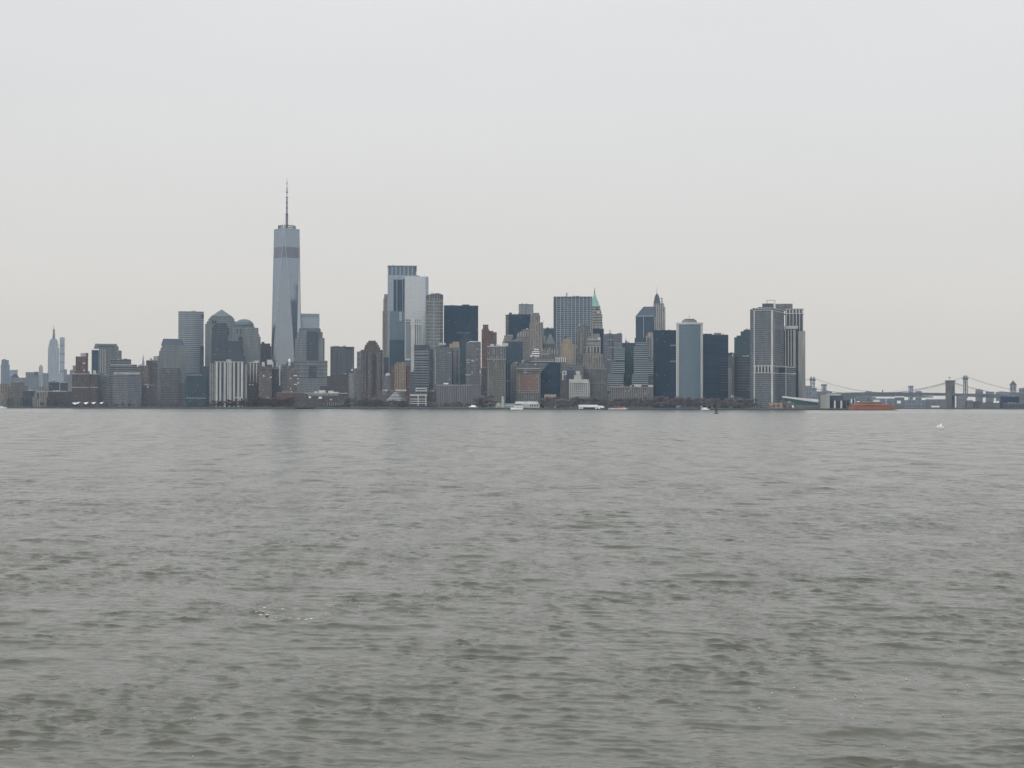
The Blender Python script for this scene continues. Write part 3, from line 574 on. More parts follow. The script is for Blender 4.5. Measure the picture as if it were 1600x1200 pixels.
b.body('pale_glass', [(632, 669, 431.8, 0, 46)]); b.boxes('dark_edge', 'blue_glass_dark', [(629.6, 632, 436, None, 1, 40)]); b.boxes('side_slab', 'blue_glass', [(664.3, 669.2, 433, None, -.5, 2)])
b = B('office_tower', 'white tower with tall vertical piers and square-holed crown before the silver glass skyscraper', 645, 3420, 'office tower')
b.body('slate_glass', [(632.3, 659.3, 499, 0, 34)]); b.bands('trim', 632.3, 659.3, [498.6, 502], 1.3, 0, 34, .6, 'crown_band'); b.bands('trim', 641, 659.3, [505.8], 2.6, 0, 34, .6, 'crown_band')
b.piers('trim', 645, 645, 498, 578, 1, 6.2, 0, 1.0, 'broad_pier'); b.piers('trim', 650.6, 659, 498, 590, 4, 1.3, 0, .9); b.piers('trim', 633, 633, 498, 560, 1, 1.2, 0, .9, 'corner_pier')
b.piers('pentl', 635, 640.5, 505, 560, 4, .5, 0, .5, 'thin_pier'); b.boxes('lower_step', 'trim', [(632.5, 641, 560.5, 563, -2, 1), (641, 646, 578, 581, -2, 1)])
b = B('apartment_tower', 'rounded grey-green glass tower with a jagged open crown', 679, 3400, 'apartment tower')
b.body('green_grey_glass', [(665.6, 692.2, 467, 0, 36, 7)]); m = MB()
cr_ = b.rect(665.6, 692.2, .2, 35.8, 7); zc = b.z(467)
for i in range(8):
    for t in (0, .25, .5, .75):
        a, c = cr_[i], cr_[(i + 1) % 8]; p = (a[0] + (c[0] - a[0]) * t, a[1] + (c[1] - a[1]) * t); q = (a[0] + (c[0] - a[0]) * (t + .25), a[1] + (c[1] - a[1]) * (t + .25))
        hgt = lambda s_: b.z(457.5 + 3.2 * (abs((s_[0]) / (13.3 * b.k) - .0)) ** 2 + (1.2 if s_[0] < 0 else 0))
        m.face([(*p, zc), (*q, zc), (*q, hgt(q)), (*p, hgt(p))], [(0, 0), (4, 0), (4, 12), (0, 12)]); m.face([(*q, zc), (*p, zc), (*p, hgt(p)), (*q, hgt(q))], [(0, 0)] * 4)
m.build('crown_screen', 'louvre', b.o); b.piers('silver', 671, 687, 457.5, 467, 5, .6, .6, .5, 'crown_fin'); b.boxes('penthouse', 'steel', [(673, 684, 460, 467, 12, 26)]); b.piers('silver', 676.5, 678, 467, 560, 2, .5, 0, .7)
b.boxes('roof_crane', 'steel', [(674, 675.2, 455.4, 460, 14, 16)]); b.bands('pentl', 665.6, 692.2, list(np.arange(471, 540, 5.3)), .45, 0, 36, .15, 'floor_slabs')
b = B('skyscraper', 'broad black slab skyscraper with a flat roof', 720, 3620, 'skyscraper')
b.body('navy', [(693.2, 747, 477.3, 0, 50)]); b.boxes('penthouse', 'navy', [(722, 733, 475.3, 477.3, 10, 36), (694.5, 714, 476.7, 477.3, 8, 40)]); b.bands('navy_band', 693.2, 747, [478.2, 498.4, 520], 1.0, 0, 50, .15, 'mechanical_floor')
# lower central cluster
b = B('office_tower', 'dark grey tower with thin horizontal white lines below the white-piered tower', 658, 3260, 'office tower')
b.body('band_grey', [(647, 670.5, 543.5, 0, 32)]); b.boxes('mechanical_floor', 'granite_dark', [(647, 671, 539, 547, -.5, 32)]); b.bands('silver', 649, 669.5, [548.2, 552, 559, 566, 573], .5, 0, 30, .3); b.body('granite_dark', [(670.5, 677, 545, 3, 30)], 'right_recess')
b.piers('pent', 672, 672, 545, 600, 1, 1., 3, 1.5)
b = B('office_tower', 'plain grey slab tower with dark roof box right of the white-lined tower', 692, 3240, 'office tower')
b.body('fine_grid', [(679, 706, 544, 0, 32)]); b.boxes('penthouse', 'slate', [(687, 697, 540.5, 544, 4, 18)]); b.boxes('roof_deck', 'pentl', [(685, 696.5, 535.5, 538.5, 8, 20)]); b.boxes('deck_support', 'steel', [(688, 694, 538.5, 540.5, 9, 17)]); b.piers('pentl', 680, 680, 546, 600, 1, 1.1)
b.boxes('pale_balcony', 'pentl', [(701, 704, 550.4, 551.6, -.7, 0), (701, 704, 592, 593, -.7, 0)])  # two pale grey balcony strips
b = B('apartment_tower', 'slim dark tower with a pinkish-tan roof house left of the pointed glass tower', 709, 3330, 'apartment tower')
b.body('concrete_grey', [(703, 719, 543, 0, 28)]); b.boxes('roof_house', 'tanp', [(702, 717.5, 536.8, 543, 2, 20), (707, 717, 533.7, 536.8, 4, 16)]); b.boxes('dark_recess', 'dark', [(706, 708, 546, 600, -.3, 0), (713.5, 715, 546, 600, -.3, 0)]); b.piers('pent', 704.5, 718, 546, 600, 3, .8)
b = B('office_tower', 'blue-green glass tower with a pointed gable top before the black slab', 728, 3420, 'office tower')
b.body('teal_glass', [(718, 741, 533, 0, 32)]); fp = b.rect(718, 741, 0, 32); apx = b.u(727)
m = MB(); za, zb2 = b.z(533), b.z(519.5)
m.face([(fp[0][0], 0, za), (fp[1][0], 0, za), (apx, 0, zb2)], [(0, 0), (30, 0), (15, 20)]); m.face([(fp[2][0], 32, za), (fp[3][0], 32, za), (apx, 32, zb2)], [(0, 0), (30, 0), (15, 20)])
m.face([(fp[1][0], 0, za), (fp[2][0], 32, za), (apx, 32, zb2), (apx, 0, zb2)], [(0, 0), (30, 0), (30, 20), (0, 20)]); m.face([(fp[3][0], 32, za), (fp[0][0], 0, za), (apx, 0, zb2), (apx, 32, zb2)], [(0, 0), (30, 0), (30, 20), (0, 20)])
m.build('gable_roof', 'teal_glass', b.o)
b = B('office_tower', 'grey speckled tower with a thin white parapet directly left of the narrow red-brown slab', 740, 3190, 'office tower')
b.body('concrete_grey', [(728, 751.3, 536, 0, 30)]); b.bands('white', 733, 746, [533.6], 1., 2, 22, .3, 'parapet'); b.boxes('penthouse', 'concrete_grey', [(733, 751, 534, 536, 1, 24)])
b.boxes('pale_balcony', 'trim', [(728.5, 735, 562, 563, -.7, 0), (729, 734, 566, 567, -.7, 0), (736.5, 740.5, 562.3, 565, -.7, 0), (727, 735.5, 585, 586.5, -.7, 0), (744, 747, 545, 546, -.7, 0), (749.5, 751, 545, 546.2, -.7, 0), (749.5, 751, 552.5, 553.8, -.7, 0), (744, 746, 561, 562.5, -.7, 0), (749.5, 751, 560, 561, -.7, 0), (737, 738.5, 581, 584, -.7, 0), (749.5, 751.2, 578, 584, -.7, 0)])  # balcony speckle made of pale stone blocks
b = B('apartment_building', 'long low grey-mauve block with fine vertical ribs behind the white domed tent', 716, 3050, 'apartment block')
b.body('stripe_grey', [(681.5, 738, 602, 0, 26)]); b.body('concrete_grey', [(738, 752, 601, 2, 26)], 'right_wing'); b.bands('pentl', 682, 737, [601.9], .7, 0, 26, .4, 'parapet'); b.boxes('roof_canopy', 'white', [(693, 700.5, 598.5, 600.3, 5, 14)]); b.boxes('canopy_support', 'pent', [(695, 699, 600.3, 602, 6, 12)])
b.piers('pent', 703, 722, 603, 628, 4, .6)

# ================================================================== centre
b = B('apartment_tower', 'narrow red-brown brick tower with a chimney-like top left of the stone-corniced block', 763, 3140, 'apartment tower')
b.body('red_brick', [(754.2, 763, 507, 4, 14), (752.4, 764.5, 514.5, 2, 20), (752.4, 770.8, 517, 0, 24)], yb=None); b.body('brown_light', [(770.8, 776, 519, 2, 22)], 'right_wing')
b = S('office_tower', 'dark brick slab filling the gap left of the stone-corniced block', 'plum_brick', 751.5, 762, 575, 3110, 22, 'office tower', kit=False)  # narrow infill slab in dark plum brick
b = B('office_block', 'square stone-corniced block, vertical grooves above and tan window grid below', 776, 3040, 'office block')
b.body('greystone_v', [(761.8, 790, 540.5, 0, 34), (761.2, 790, 562.5, -.8, 34)], 'upper_floors', yb=566); b.body('grey_tan', [(761.2, 790, 566, -.8, 34)], 'body'); b.bands('trim', 761.5, 790, [561.2], .7, -.8, 34, .8, 'cornice'); b.bands('pentl', 762, 790, [541.2], 1.4, 0, 34, .9, 'parapet')
b.boxes('penthouse', 'trim', [(766, 772, 537.6, 541, 6, 14), (775, 782, 538, 541, 5, 14), (784, 794, 536, 540.5, 4, 16)]); b.piers('pent', 763, 789, 567, 628, 2, 1.6, -.8, .6, 'corner_pier')
b = B('office_tower', 'dark blue glass block tucked right of the stone-corniced block', 804, 3260, 'office tower')
b.body('blue_glass_dark', [(790, 817, 533.5, 0, 34), (788, 812, 568, -3, 34)]); b.bands('slate', 790, 817, [534.5], 1.4, 0, 34, .2, 'parapet')
b = B('office_tower', 'dark slab-sided gap building with two thin vertical slots right of the stone-corniced block', 794, 3080, 'office tower')
b.body('navy_band', [(790.2, 797.5, 567, 4, 30)]); b.piers('pent', 793.2, 793.2, 567, 620, 1, 1.2, 4, .6)
b = B('art_deco_tower', 'pale grey stepped stone rooftop block left of the tan setback tower', 797, 3440, 'office tower')
b.body('limestone', [(787.5, 800, 524, 2, 30), (786, 830, 530, 0, 34), (784.5, 832, 534, -2, 38)]); b.boxes('roof_slab', 'white', [(806, 817, 531.2, 533, -3, 2)]); b.boxes('dark_slot', 'dark', [(805, 814, 529.2, 530.6, -2.4, -1.8)]); b.boxes('penthouse', 'pentl', [(792, 801, 523, 528, 4, 16)])
b = B('skyscraper', 'navy blue glass slab with a brown left edge strip and a small roof knob', 809, 3620, 'skyscraper')
b.body('navy', [(794.5, 829, 491, 0, 44)]); b.body('granite_brown', [(789.8, 794.5, 492, 0, 44)], 'left_strip'); b.boxes('roof_knob', 'navy', [(795.3, 799.5, 488.2, 491, 6, 16)]); b.bands('dark', 789.8, 829, [492.2], 1.2, 0, 44, .2, 'cornice')
b = S('office_tower', 'distant light grey tower with vertical stripes rising behind the navy glass slab', 'stripe_grey', 810.3, 833.3, 475.4, 4400, 40, 'office tower', kit=False); b.piers('silver', 811, 832.6, 477, 500, 11, .8); b.bands('slate', 810.3, 833.3, [475.8], .7, 0, 40, .3, 'cornice'); b.mast(821.5, 473, 475.4, .8, .6, 12)
b = B('art_deco_tower', 'tan limestone setback tower with vertical window strips beside the navy glass slab', 837, 3380, 'office tower')
b.body('limestone_v', [(832.5, 842.6, 488.8, 2, 16), (828.3, 843.8, 493, 0, 20), (826.8, 845, 505, -1, 24), (826.3, 847.5, 530, -3, 28), (825, 851, 545, -6, 34)]); b.body('limestone', [(843.6, 848.6, 503.5, 3, 20), (843.6, 849.6, 515, 2, 24)], 'right_wing', yb=530); b.mast(848.6, 499.8, 503.5, .4, .2, 6)
b.boxes('slot_window', 'dark', [(838, 839.6, 496, 499.5, -.3, .2)]); b.piers('tanp', 830, 841, 503, 528, 4, .6, -1, .5)
b = B('office_block', 'cluster of cream rooftop turrets left of the tan setback tower', 817, 3410, 'office block')
b.body('limestone', [(816, 826.5, 514.5, 0, 18), (812, 826.5, 517.5, -1, 22), (807.5, 826.5, 521, -2, 26), (806, 827, 528, -3, 30)]); b.piers('whitish', 810, 825, 519, 526, 5, 1.2, -3, .8, 'turret'); b.boxes('penthouse', 'trim', [(822, 825, 512.6, 514.5, 3, 9)])
S('office_tower', 'dark flat-topped block behind, between the tan setback tower and the white-gridded skyscraper', 'teal_glass', 847, 866, 513, 3980, 40, 'office tower', kit=False)
b = B('office_block', 'grey-green steep pyramid-roofed block left below the white-gridded skyscraper', 859, 3450, 'office block')
b.body('greystone', [(850.5, 868.5, 537.5, 0, 24), (846, 872, 545, -3, 30)]); b.frus('pyramid_roof', 'verd', 852, 867.5, 521, 537.5, 0, 24, .15, .1); b.boxes('cream_turret', 'limestone', [(848.5, 853.5, 524.5, 537.5, 4, 12)], roof='roof')
b = B('skyscraper', 'tall broad skyscraper gridded with pale lines over dark glass', 895, 3640, 'skyscraper')
b.body('glass_grid', [(864.8, 925, 463.3, 0, 40)]); xs = np.linspace(869.5, 923, 10)
b.piers('silver', 869.5, 923, 463.5, None, 10, .75, 0, .9); b.bands('silver', 869.5, 925, list(np.arange(468.5, 580, 3.3)), .55, -.1, 39, .5, 'spandrel_lines'); b.bands('slate', 864.8, 925, [464.2], 1.6, 0, 40, .25, 'cornice')
b.boxes('dark_flank', 'slate', [(864.7, 868.8, 466, None, -.7, 2)]); b.cylp('radar_dish', 'pentl', 885.3, 1.3, 457, 460.5, 14); b.mast(885.3, 460.4, 463.3, .8, .8, 14, 'dish_mast'); b.boxes('penthouse', 'steel', [(894.5, 896, 461.3, 463.3, 12, 16), (898, 899, 462.3, 463.3, 12, 14)])
b = B('skyscraper', 'tan skyscraper crowned by a steep bright green copper pyramid and spire', 929.5, 3800, 'skyscraper')
b.body('band_light', [(921, 938, 478.5, 6, 26), (918.8, 939.5, 484, 3, 32), (917.6, 941, 491, 0, 36), (913, 941.5, 505, -2, 40)]); b.frus('copper_roof', 'copper', 920.8, 937.3, 459, 478.5, 6, 26, .14, .14, cx=928.9)
b.boxes('crown_arch', 'dark', [(923, 926, 481, 484, 2.8, 3.2), (931, 934.5, 481, 484, 2.8, 3.2)]); b.boxes('crown_trim', 'trim', [(933, 937, 486.5, 489.5, -.4, .2), (922, 925, 490, 491.5, -.4, .2)]); b.mast(928.9, 447.3, 459.5, 1.5, .25, 16, 'spire', 'verd'); b.cylp('finial', 'steel', 928.9, .8, 454.5, 456, 16)
b.piers('pentl', 926, 937, 505, 530, 3, 1., -2, .8)
b = S('office_block', 'near black low-topped block directly under the green copper-roofed skyscraper', 'navy', 926, 943.4, 513.5, 3560, 30, 'office block', kit=False)
b = B('office_tower', 'brown-grey ribbed tower with a tiny white roof pod left below the copper-roofed skyscraper', 913, 3470, 'office tower')
b.body('greystone_v', [(902, 921, 508.5, 2, 26), (899.5, 924, 519, 0, 32)]); b.piers('tanp', 907, 909, 520, 556, 2, 1.1, 0, .6); b.boxes('roof_pod', 'white', [(904.4, 906.2, 507, 508.5, 4, 8)]); b.boxes('roof_plate', 'dark', [(907, 914, 507.6, 508.5, 4, 20)])
b = B('art_deco_tower', 'weathered limestone tower with carved stepped top and columned belt, wide base', 931, 3240, 'office tower')
b.body('limestone', [(924, 937, 521, 8, 20), (918, 938.3, 526.5, 4, 24), (916, 938.6, 531, 3, 26), (914.6, 938.6, 552, 1, 28)], yb=553)
b.body('limestone_v', [(912, 942, 553, 0, 32), (909, 943.5, 568, -2, 36)], 'shaft', yb=576); b.body('greystone', [(907, 947, 576, -4, 40)], 'base')
b.bands('trim', 917, 938, [531, 537.5, 541], .8, 2, 24, .8, 'cornice'); b.boxes('corner_urn', 'trim', [(934, 938, 527, 531, 1, 5)]); b.piers('whitish', 917, 937, 542, 551, 5, 1.3, 1, .7, 'columns'); b.boxes('dark_panel', 'slate', [(916.5, 922, 542, 551, .4, .9), (928.5, 936, 542, 551, .4, .9)])
b.bands('pentl', 907, 947, [576.4, 598.5], .6, -4, 40, .6, 'belt_course'); b.piers('tanp', 914, 939, 556, 575, 7, .6, -2, .5)
b = B('office_tower', 'sandy beige stone tower catching the light in the middle of the cluster', 886, 3330, 'office tower')
b.body('tan', [(879.5, 892, 529, 3, 18), (878, 895, 534, 1, 22), (877, 897.3, 538.5, 0, 26)]); b.body('limestone_v', [(873.2, 877.2, 540, 3, 22)], 'left_wing'); b.boxes('roof_box', 'slate', [(880.5, 885, 526.6, 529, 5, 12)]); b.bands('tanp', 878, 895, [535], .9, 1, 22, .4, 'cornice')
b = B('terraced_building', 'brick building topped by bright white stepped terraces in the middle of the cluster', 836, 3230, 'building')
b.body('brown_light', [(830, 843.5, 546, 4, 24), (827, 846, 558, 0, 28)]); b.boxes('terrace', 'white', [(834.5, 841.8, 545, 546.6, 2, 14), (832, 843, 548.4, 549.6, 1, 12), (830.5, 843.4, 551.3, 553, 0, 12), (828.5, 843, 554.6, 555.8, -1, 8), (828.5, 832, 556.8, 558, -1.4, 8), (834.5, 842.5, 557, 558.2, -1.4, 8)])
b = B('office_block', 'grey block with a row of pale columns right of the white stepped terraces', 863, 3340, 'office block')
b.body('greystone', [(852, 872, 545.5, 0, 28), (846, 875, 553, -2, 32)]); b.piers('pentl', 855, 870.5, 546, 553, 5, 1.1, 0, .8, 'columns'); b.bands('trim', 846, 858, [553.2], .8, -2, 30, .5, 'cornice')
b = B('office_block', 'low grey building with a bright white arcaded top left below the sandy beige tower', 877, 3290, 'office block')
b.body('greystone', [(868, 884, 559, 0, 24)]); b.piers('white', 868.7, 883.3, 558.6, 566, 6, 1.0, 0, .8, 'arcade_piers'); b.bands('trim', 868, 884, [559.2], .9, 0, 24, .7, 'cornice')
b = S('office_block', 'wide flat grey roofscape block below the white stepped terraces', 'concrete_grey', 812, 868, 562, 3190, 30, kit=False, tiers=[(824, 866, 560.5, 4, 28), (810, 868, 567, 0, 34)])
b.bands('trim', 828, 866, [565.2], .6, -.5, 28, .6, 'parapet'); b.boxes('penthouse', 'pentl', [(804.5, 808.5, 565.5, 568, 2, 8), (815, 820, 562.5, 567, 2, 10), (835, 838, 568.4, 571, -6, 0)]); b.boxes('penthouse', 'slate', [(818, 830, 564, 567, 1, 8)])
b = S('office_block', 'mid grey block stepping down left of the reddish brick front', 'greystone', 797.3, 808, 571, 3130, 28, seed=6, tiers=[(797.3, 809, 571, 0, 28)])
b = B('office_block', 'broad block with a reddish orange brick front under a grey two-storey cornice', 825, 3070, 'office block')
b.body('orange_brick', [(807, 843, 584, 0, 30)], yb=615); b.body('greystone', [(806.5, 846, 575, 1, 31)], 'attic', yb=584); b.body('greystone_v', [(806.5, 843.5, 615, -.5, 31)], 'base'); b.bands('trim', 806.5, 843.5, [575.6], .8, 1, 31, .8, 'cornice'); b.bands('dark', 807, 843, [580.5], .9, .6, 30, .5, 'dark_belt')
b.boxes('pale_bay', 'tan_brick', [(807, 813, 584, 613, -.6, 0), (837, 843, 584, 613, -.6, 0)]); b.bands('pentl', 807, 843, [610.5, 613.5], .45, -.6, 29, .3, 'belt_course'); b.boxes('lower_trim', 'trim', [(819, 822, 581, 582.6, -.4, .6), (824, 826, 581.4, 582.4, -.4, .6)])
b = B('office_block', 'navy glass block with a slanted left roof edge right of the reddish brick front', 862, 3100, 'office block')
x0, x1, x2 = b.u(845), b.u(858), b.u(875.5); m = MB(); z1, z2 = b.z(582), b.z(567)
m.prism([(x0, 0), (x2, 0), (x2, 32), (x0, 32)], 0, z1)
m.face([(x0, 0, z1 + .01), (x2, 0, z1 + .01), (x2, 0, z2), (x1, 0, z2)], [(0, 0), (40, 0), (40, 18), (16, 18)]); m.face([(x2, 0, z1 + .01), (x2, 32, z1 + .01), (x2, 32, z2), (x2, 0, z2)], [(0, 0), (32, 0), (32, 18), (0, 18)])
m.face([(x0, 32, z1 + .01), (x0, 0, z1 + .01), (x1, 0, z2), (x1, 32, z2)], [(0, 0), (32, 0), (32, 18), (0, 18)]); m.face([(x1, 0, z2), (x2, 0, z2), (x2, 32, z2), (x1, 32, z2)], [(0, 0), (22, 0), (22, 32), (0, 32)], 1); m.face([(x2, 32, z1 + .01), (x0, 32, z1 + .01), (x1, 32, z2), (x2, 32, z2)], [(0, 0), (40, 0), (24, 18), (0, 18)])
m.build('body', 'navy', b.o)
b = B('small_tan_building', 'small pinkish tan building with an arched opening before the navy glass block', 859.5, 2960, 'building')
b.body('tanp', [(850.5, 869, 616.3, 0, 12)], 'upper_wall', yb=622); b.boxes('side_wall', 'tanp', [(850.5, 853.5, 622, None, 0, 12), (866.2, 869, 622, None, 0, 12)]); b.boxes('archway', 'slate', [(853.5, 866.2, 622, None, 1.5, 12)])
b = B('custom_house', 'white stone building with a dense window grid and a small rooftop cupola', 899, 3010, 'office block')
b.body('white_grid', [(889.3, 921.5, 598, 0, 30)], yb=None); b.body('whitish', [(888.8, 920, 592.5, .8, 29, 3)], 'attic', yb=598); b.body('plum_brick', [(876, 889.3, 594, 3, 30)], 'left_wing')
b.piers('whitish', 890.3, 920.8, 597, 622, 11, .75, 0, .6); b.bands('whitish', 889.3, 921.5, [597.8, 609, 613, 617], .7, 0, 30, .5, 'belt_course'); b.boxes('cupola', 'whitish', [(897, 908.3, 586, 592.5, 6, 16), (899.5, 906, 579.5, 586, 8, 14)]); b.boxes('cupola_louvre', 'dark', [(899, 900.4, 582, 586, 7.4, 8)]); b.boxes('cupola_band', 'trim', [(900, 906.3, 580.3, 584.7, 7.2, 8.2)])
m = MB(); b2 = b; z_ = b.z; m.box(b.u(878.5), b.u(880.2), 6, 9, z_(594), z_(579.5)); m.box(b.u(880.2), b.u(885), 6, 9, z_(581), z_(579.5)); m.box(b.u(883.4), b.u(885), 6, 9, z_(584.4), z_(581)); m.box(b.u(880.2), b.u(885), 6, 9, z_(585.6), z_(584.4)); m.build('white_roof_structure', 'trim', b.o)
b = S('office_block', 'jumble of dark plant boxes between the sandy beige tower and the white gridded building', 'slate', 885, 898, 578, 3150, 24, kit=True, seed=4, pale=.9, tiers=[(888, 894, 574, 6, 16), (885, 898, 578, 0, 24)])
S('office_block', 'dim grey block filling the gap below the sandy beige tower', 'greystone', 868, 912, 571, 3210, 26, seed=11, tank=True)

# ================================================================== right of centre
b = B('office_tower', 'blue-grey tower with scattered pale spots and a rooftop mast left of the green banded terraces', 957, 3430, 'office tower')
b.body('fine_grid', [(942.5, 972.2, 521.8, 0, 36)]); b.mast(953, 515, 522, .5, .4, 10); b.boxes('antenna_dish', 'pentl', [(951.5, 954.5, 516, 518, 9, 11)]); b.boxes('dark_slot', 'dark', [(956.6, 958.2, 523, 560, -.3, 0), (951.6, 952.8, 523, 540, -.3, 0)])
b.boxes('pale_floor', 'pentl', [(952, 959, 542.4, 543.4, -.4, 0), (949, 958, 530.3, 530.9, -.4, 0), (949, 954, 561.3, 562.7, -.4, 0), (944, 946, 537, 538, -.4, 0)])  # thin strips in pale grey paint across some floors
b = B('office_tower', 'left one of the twin banded green glass terraces with pale floor stripes', 964, 3130, 'office tower')
b.body('band_green', [(960.8, 971.5, 535, 4, 32), (960.8, 976, 543, 2, 32), (957, 976, 566, 0, 34), (949.3, 974, 585, -4, 38)])
for xa, xb, ya, yb_, dd in ((960.8, 971.5, 536, 543, 4), (960.8, 976, 544, 564, 2), (957, 976, 567, 584, 0), (949.3, 974, 586, 612, -4)): b.bands('silver', xa, xb, list(np.arange(ya, yb_, 2.95)), .85, dd, 30, .5, 'floor_slabs')
b = B('office_tower', 'dark recessed glass shaft with a small rooftop spike between the banded green terraces', 982, 3170, 'office tower')
b.body('teal_glass', [(972, 991.5, 535.6, 0, 30)]); b.mast(978, 526, 532, .5, .25, 10, 'spire'); b.boxes('penthouse', 'steel', [(976.6, 979.6, 531.8, 535.6, 6, 14)]); b.bands('slate', 972, 991.5, [536.1, 566.5], .9, 0, 30, .3, 'parapet')
b = B('office_tower', 'right one of the twin banded green glass terraces, stepping toward the navy slab', 1004, 3120, 'office tower')
b.body('band_green', [(993.5, 1011, 534.5, 4, 32), (990.4, 1012.5, 541, 2, 32), (990.4, 1020.5, 564, 0, 34), (987.6, 1012.5, 585, -4, 38)])
for xa, xb, ya, yb_, dd in ((993.5, 1011, 535.5, 541, 4), (990.4, 1012.5, 542, 563, 2), (990.4, 1020.5, 565.5, 584, 0), (987.6, 1012.5, 586, 601, -4)): b.bands('silver', xa, xb, list(np.arange(ya, yb_, 2.95)), .85, dd, 30, .5, 'floor_slabs')
b.body('granite_dark', [(1012.5, 1021, 587, -3, 30)], 'dark_wing')
b = B('hotel_tower', 'pale tower with criss-cross steel bracing and an ochre roof box left of the navy slab', 1015, 3330, 'hotel')
b.body('concrete_grey', [(1011, 1021.5, 527, 0, 24)]); b.boxes('roof_box', 'tan', [(1012, 1020, 519.2, 524.5, 4, 18), (1008.6, 1020.5, 524.5, 526.8, 1, 22)]); m = MB()
for k in range(6):
    ya, yb_ = b.z(528 + k * 5.5), b.z(533.5 + k * 5.5)
    m.beam((b.u(1011), -.4, ya), (b.u(1016), -.4, yb_), .45, n=4); m.beam((b.u(1016), -.4, ya), (b.u(1011), -.4, yb_), .45, n=4)
m.build('cross_bracing', 'dark', b.o); b.piers('trim', 1010.4, 1019, 527, 558, 3, .8, 0, .5)
b = B('low_rise_block', 'long low tan-grey stone block with a pale flat rooftop before the banded green terraces', 985, 3010, 'building')
b.body('greystone_v', [(953, 1013, 604, 0, 26), (950, 1016, 615.5, -2, 28)]); b.bands('tanp', 953, 1013, [605, 615.8], .9, -.5, 26, .5, 'cornice'); b.boxes('penthouse', 'trim', [(991, 1002, 600.5, 604, 4, 14), (1013, 1020.5, 601.5, 604.5, 4, 14)]); b.body('greystone', [(1013, 1020.5, 604.5, 0, 24)], 'right_block')
b = B('skyscraper', 'dark blue-grey tower with a steep hipped roof left of the pale stone spired tower', 1007, 3720, 'skyscraper')
b.body('blue_glass_dark', [(993.2, 1022, 494, 0, 40), (991.5, 1022, 528, -3, 40)]); m = MB(); fp = b.rect(993, 1024, 0, 40); tp = [(b.u(1005.5), 14), (b.u(1024), 14), (b.u(1024), 26), (b.u(1005.5), 26)]
m.prism(fp, b.z(494), b.z(478.5), tp).build('hipped_roof', 'slate', b.o, 'slate'); b.bands('silver', 993, 1022, [493.8], 1., 0, 40, .5, 'eaves'); b.piers('silver', 1005.5, 1005.5, 494, 530, 1, .7)
b = B('art_deco_tower', 'pale stone tower with a dark pointed crown and thin antenna, second spire from the right', 1029, 3820, 'skyscraper')
b.body('limestone_v', [(1021, 1037.5, 473.8, 3, 26), (1018.8, 1039.6, 480, 0, 32)]); b.frus('crown', 'slate', 1020.9, 1032.2, 462, 473.8, 4, 16, .55, .55, cx=1026.4); b.frus('crown_tip', 'slate', 1023.3, 1029.5, 457.5, 462, 6.5, 13.5, .1, .1); b.mast(1026.4, 447.5, 457.6, .5, .2, 10)
b.piers('trim', 1020, 1038.5, 476, 515, 7, .7, 0, .6); b.boxes('steel_gantry', 'cable', [(1033.3, 1035.3, 464.5, 474, 8, 10), (1030.5, 1033.3, 465.6, 466.6, 8, 10)]); b.boxes('crown_arch', 'dark', [(1022.5, 1024, 482, 487, -.5, 0), (1026, 1027.4, 482, 487, -.5, 0), (1032, 1033.3, 482, 487, -.5, 0), (1035.5, 1036.8, 482, 487, -.5, 0)])
b = B('office_tower', 'flat navy slab directly left of the curved blue-grey glass tower', 1038, 3130, 'office tower'); b.body('navy', [(1021, 1056.5, 515.8, 0, 36)]); b.body('navy_band', [(1047, 1056.5, 516.5, -1.2, 10)], 'right_bay'); b.bands('dark', 1021, 1056.5, [516.6], 1.2, -1, 36, .2, 'parapet')
b = B('curved_office_tower', 'curved blue-grey glass tower with white dotted edges and a white cornice', 1077.5, 3010, 'office tower')
m = MB(); a0, a1 = b.u(1061), b.u(1094.5); nn = 14; arc = [(a0 + (a1 - a0) * i / nn, -7 * (1 - (2 * i / nn - 1) ** 2)) for i in range(nn + 1)]
m.prism(arc + [(a1, 34), (a0, 34)], 0, b.z(505)).build('curved_front', 'slate_glass', b.o); b.boxes('notched_edge', 'white_dots', [(1057, 1061, 505.5, None, 1, 34), (1094.5, 1098.2, 505.5, None, 1, 34)], roof='roof')
m = MB()
for y in np.arange(508, 624, 3.02): 
    z = b.z(y)
    for xa, xb in ((1057, 1061), (1094.5, 1098.2)): m.box(b.u(xa) - .3, b.u(xb) + .3, .2, 3, z - .75, z + .75)
m.build('edge_balcony', 'trim', b.o)
arc2 = [(x * 1.0, d - 1.2) for x, d in arc]
MB().prism([(b.u(1057) - .6, .5)] + arc2 + [(b.u(1098.2) + .6, .5), (b.u(1098.2) + .6, 34.5), (b.u(1057) - .6, 34.5)], b.z(507), b.z(504), roof=0, bottom=True).build('white_cornice', 'trim', b.o)
b.frus('crown', 'steel', 1065, 1089.5, 499.5, 504, 4, 28, .86, .86, roof='pent'); b.frus('crown_rim', 'trim', 1068.5, 1086, 496.6, 498.2, 7, 25, .82, .82); b.boxes('crown_drum', 'dark', [(1070, 1084.5, 498.2, 499.5, 8, 24)]); b.mast(1077, 490.5, 496.6, .4, .2, 14)
b = B('office_tower', 'navy banded glass block right of the curved tower with small roof boxes', 1118, 3170, 'office tower')
b.body('navy_band', [(1098.2, 1138, 523, 0, 40)]); b.boxes('penthouse', 'pent', [(1115.5, 1127, 519.8, 523, 8, 22), (1106, 1114, 521.8, 523, 8, 22)]); b.boxes('roof_parapet', 'navy', [(1098.2, 1112, 521.5, 523, 0, 30)]); b.bands('granite_dark', 1126, 1138, list(np.arange(560, 612, 4.2)), 1.1, -.1, 38, .2, 'terrace_slab')
b = B('office_tower', 'grey-brown narrow slab squeezed right of the navy banded block', 1142, 3140, 'office tower')
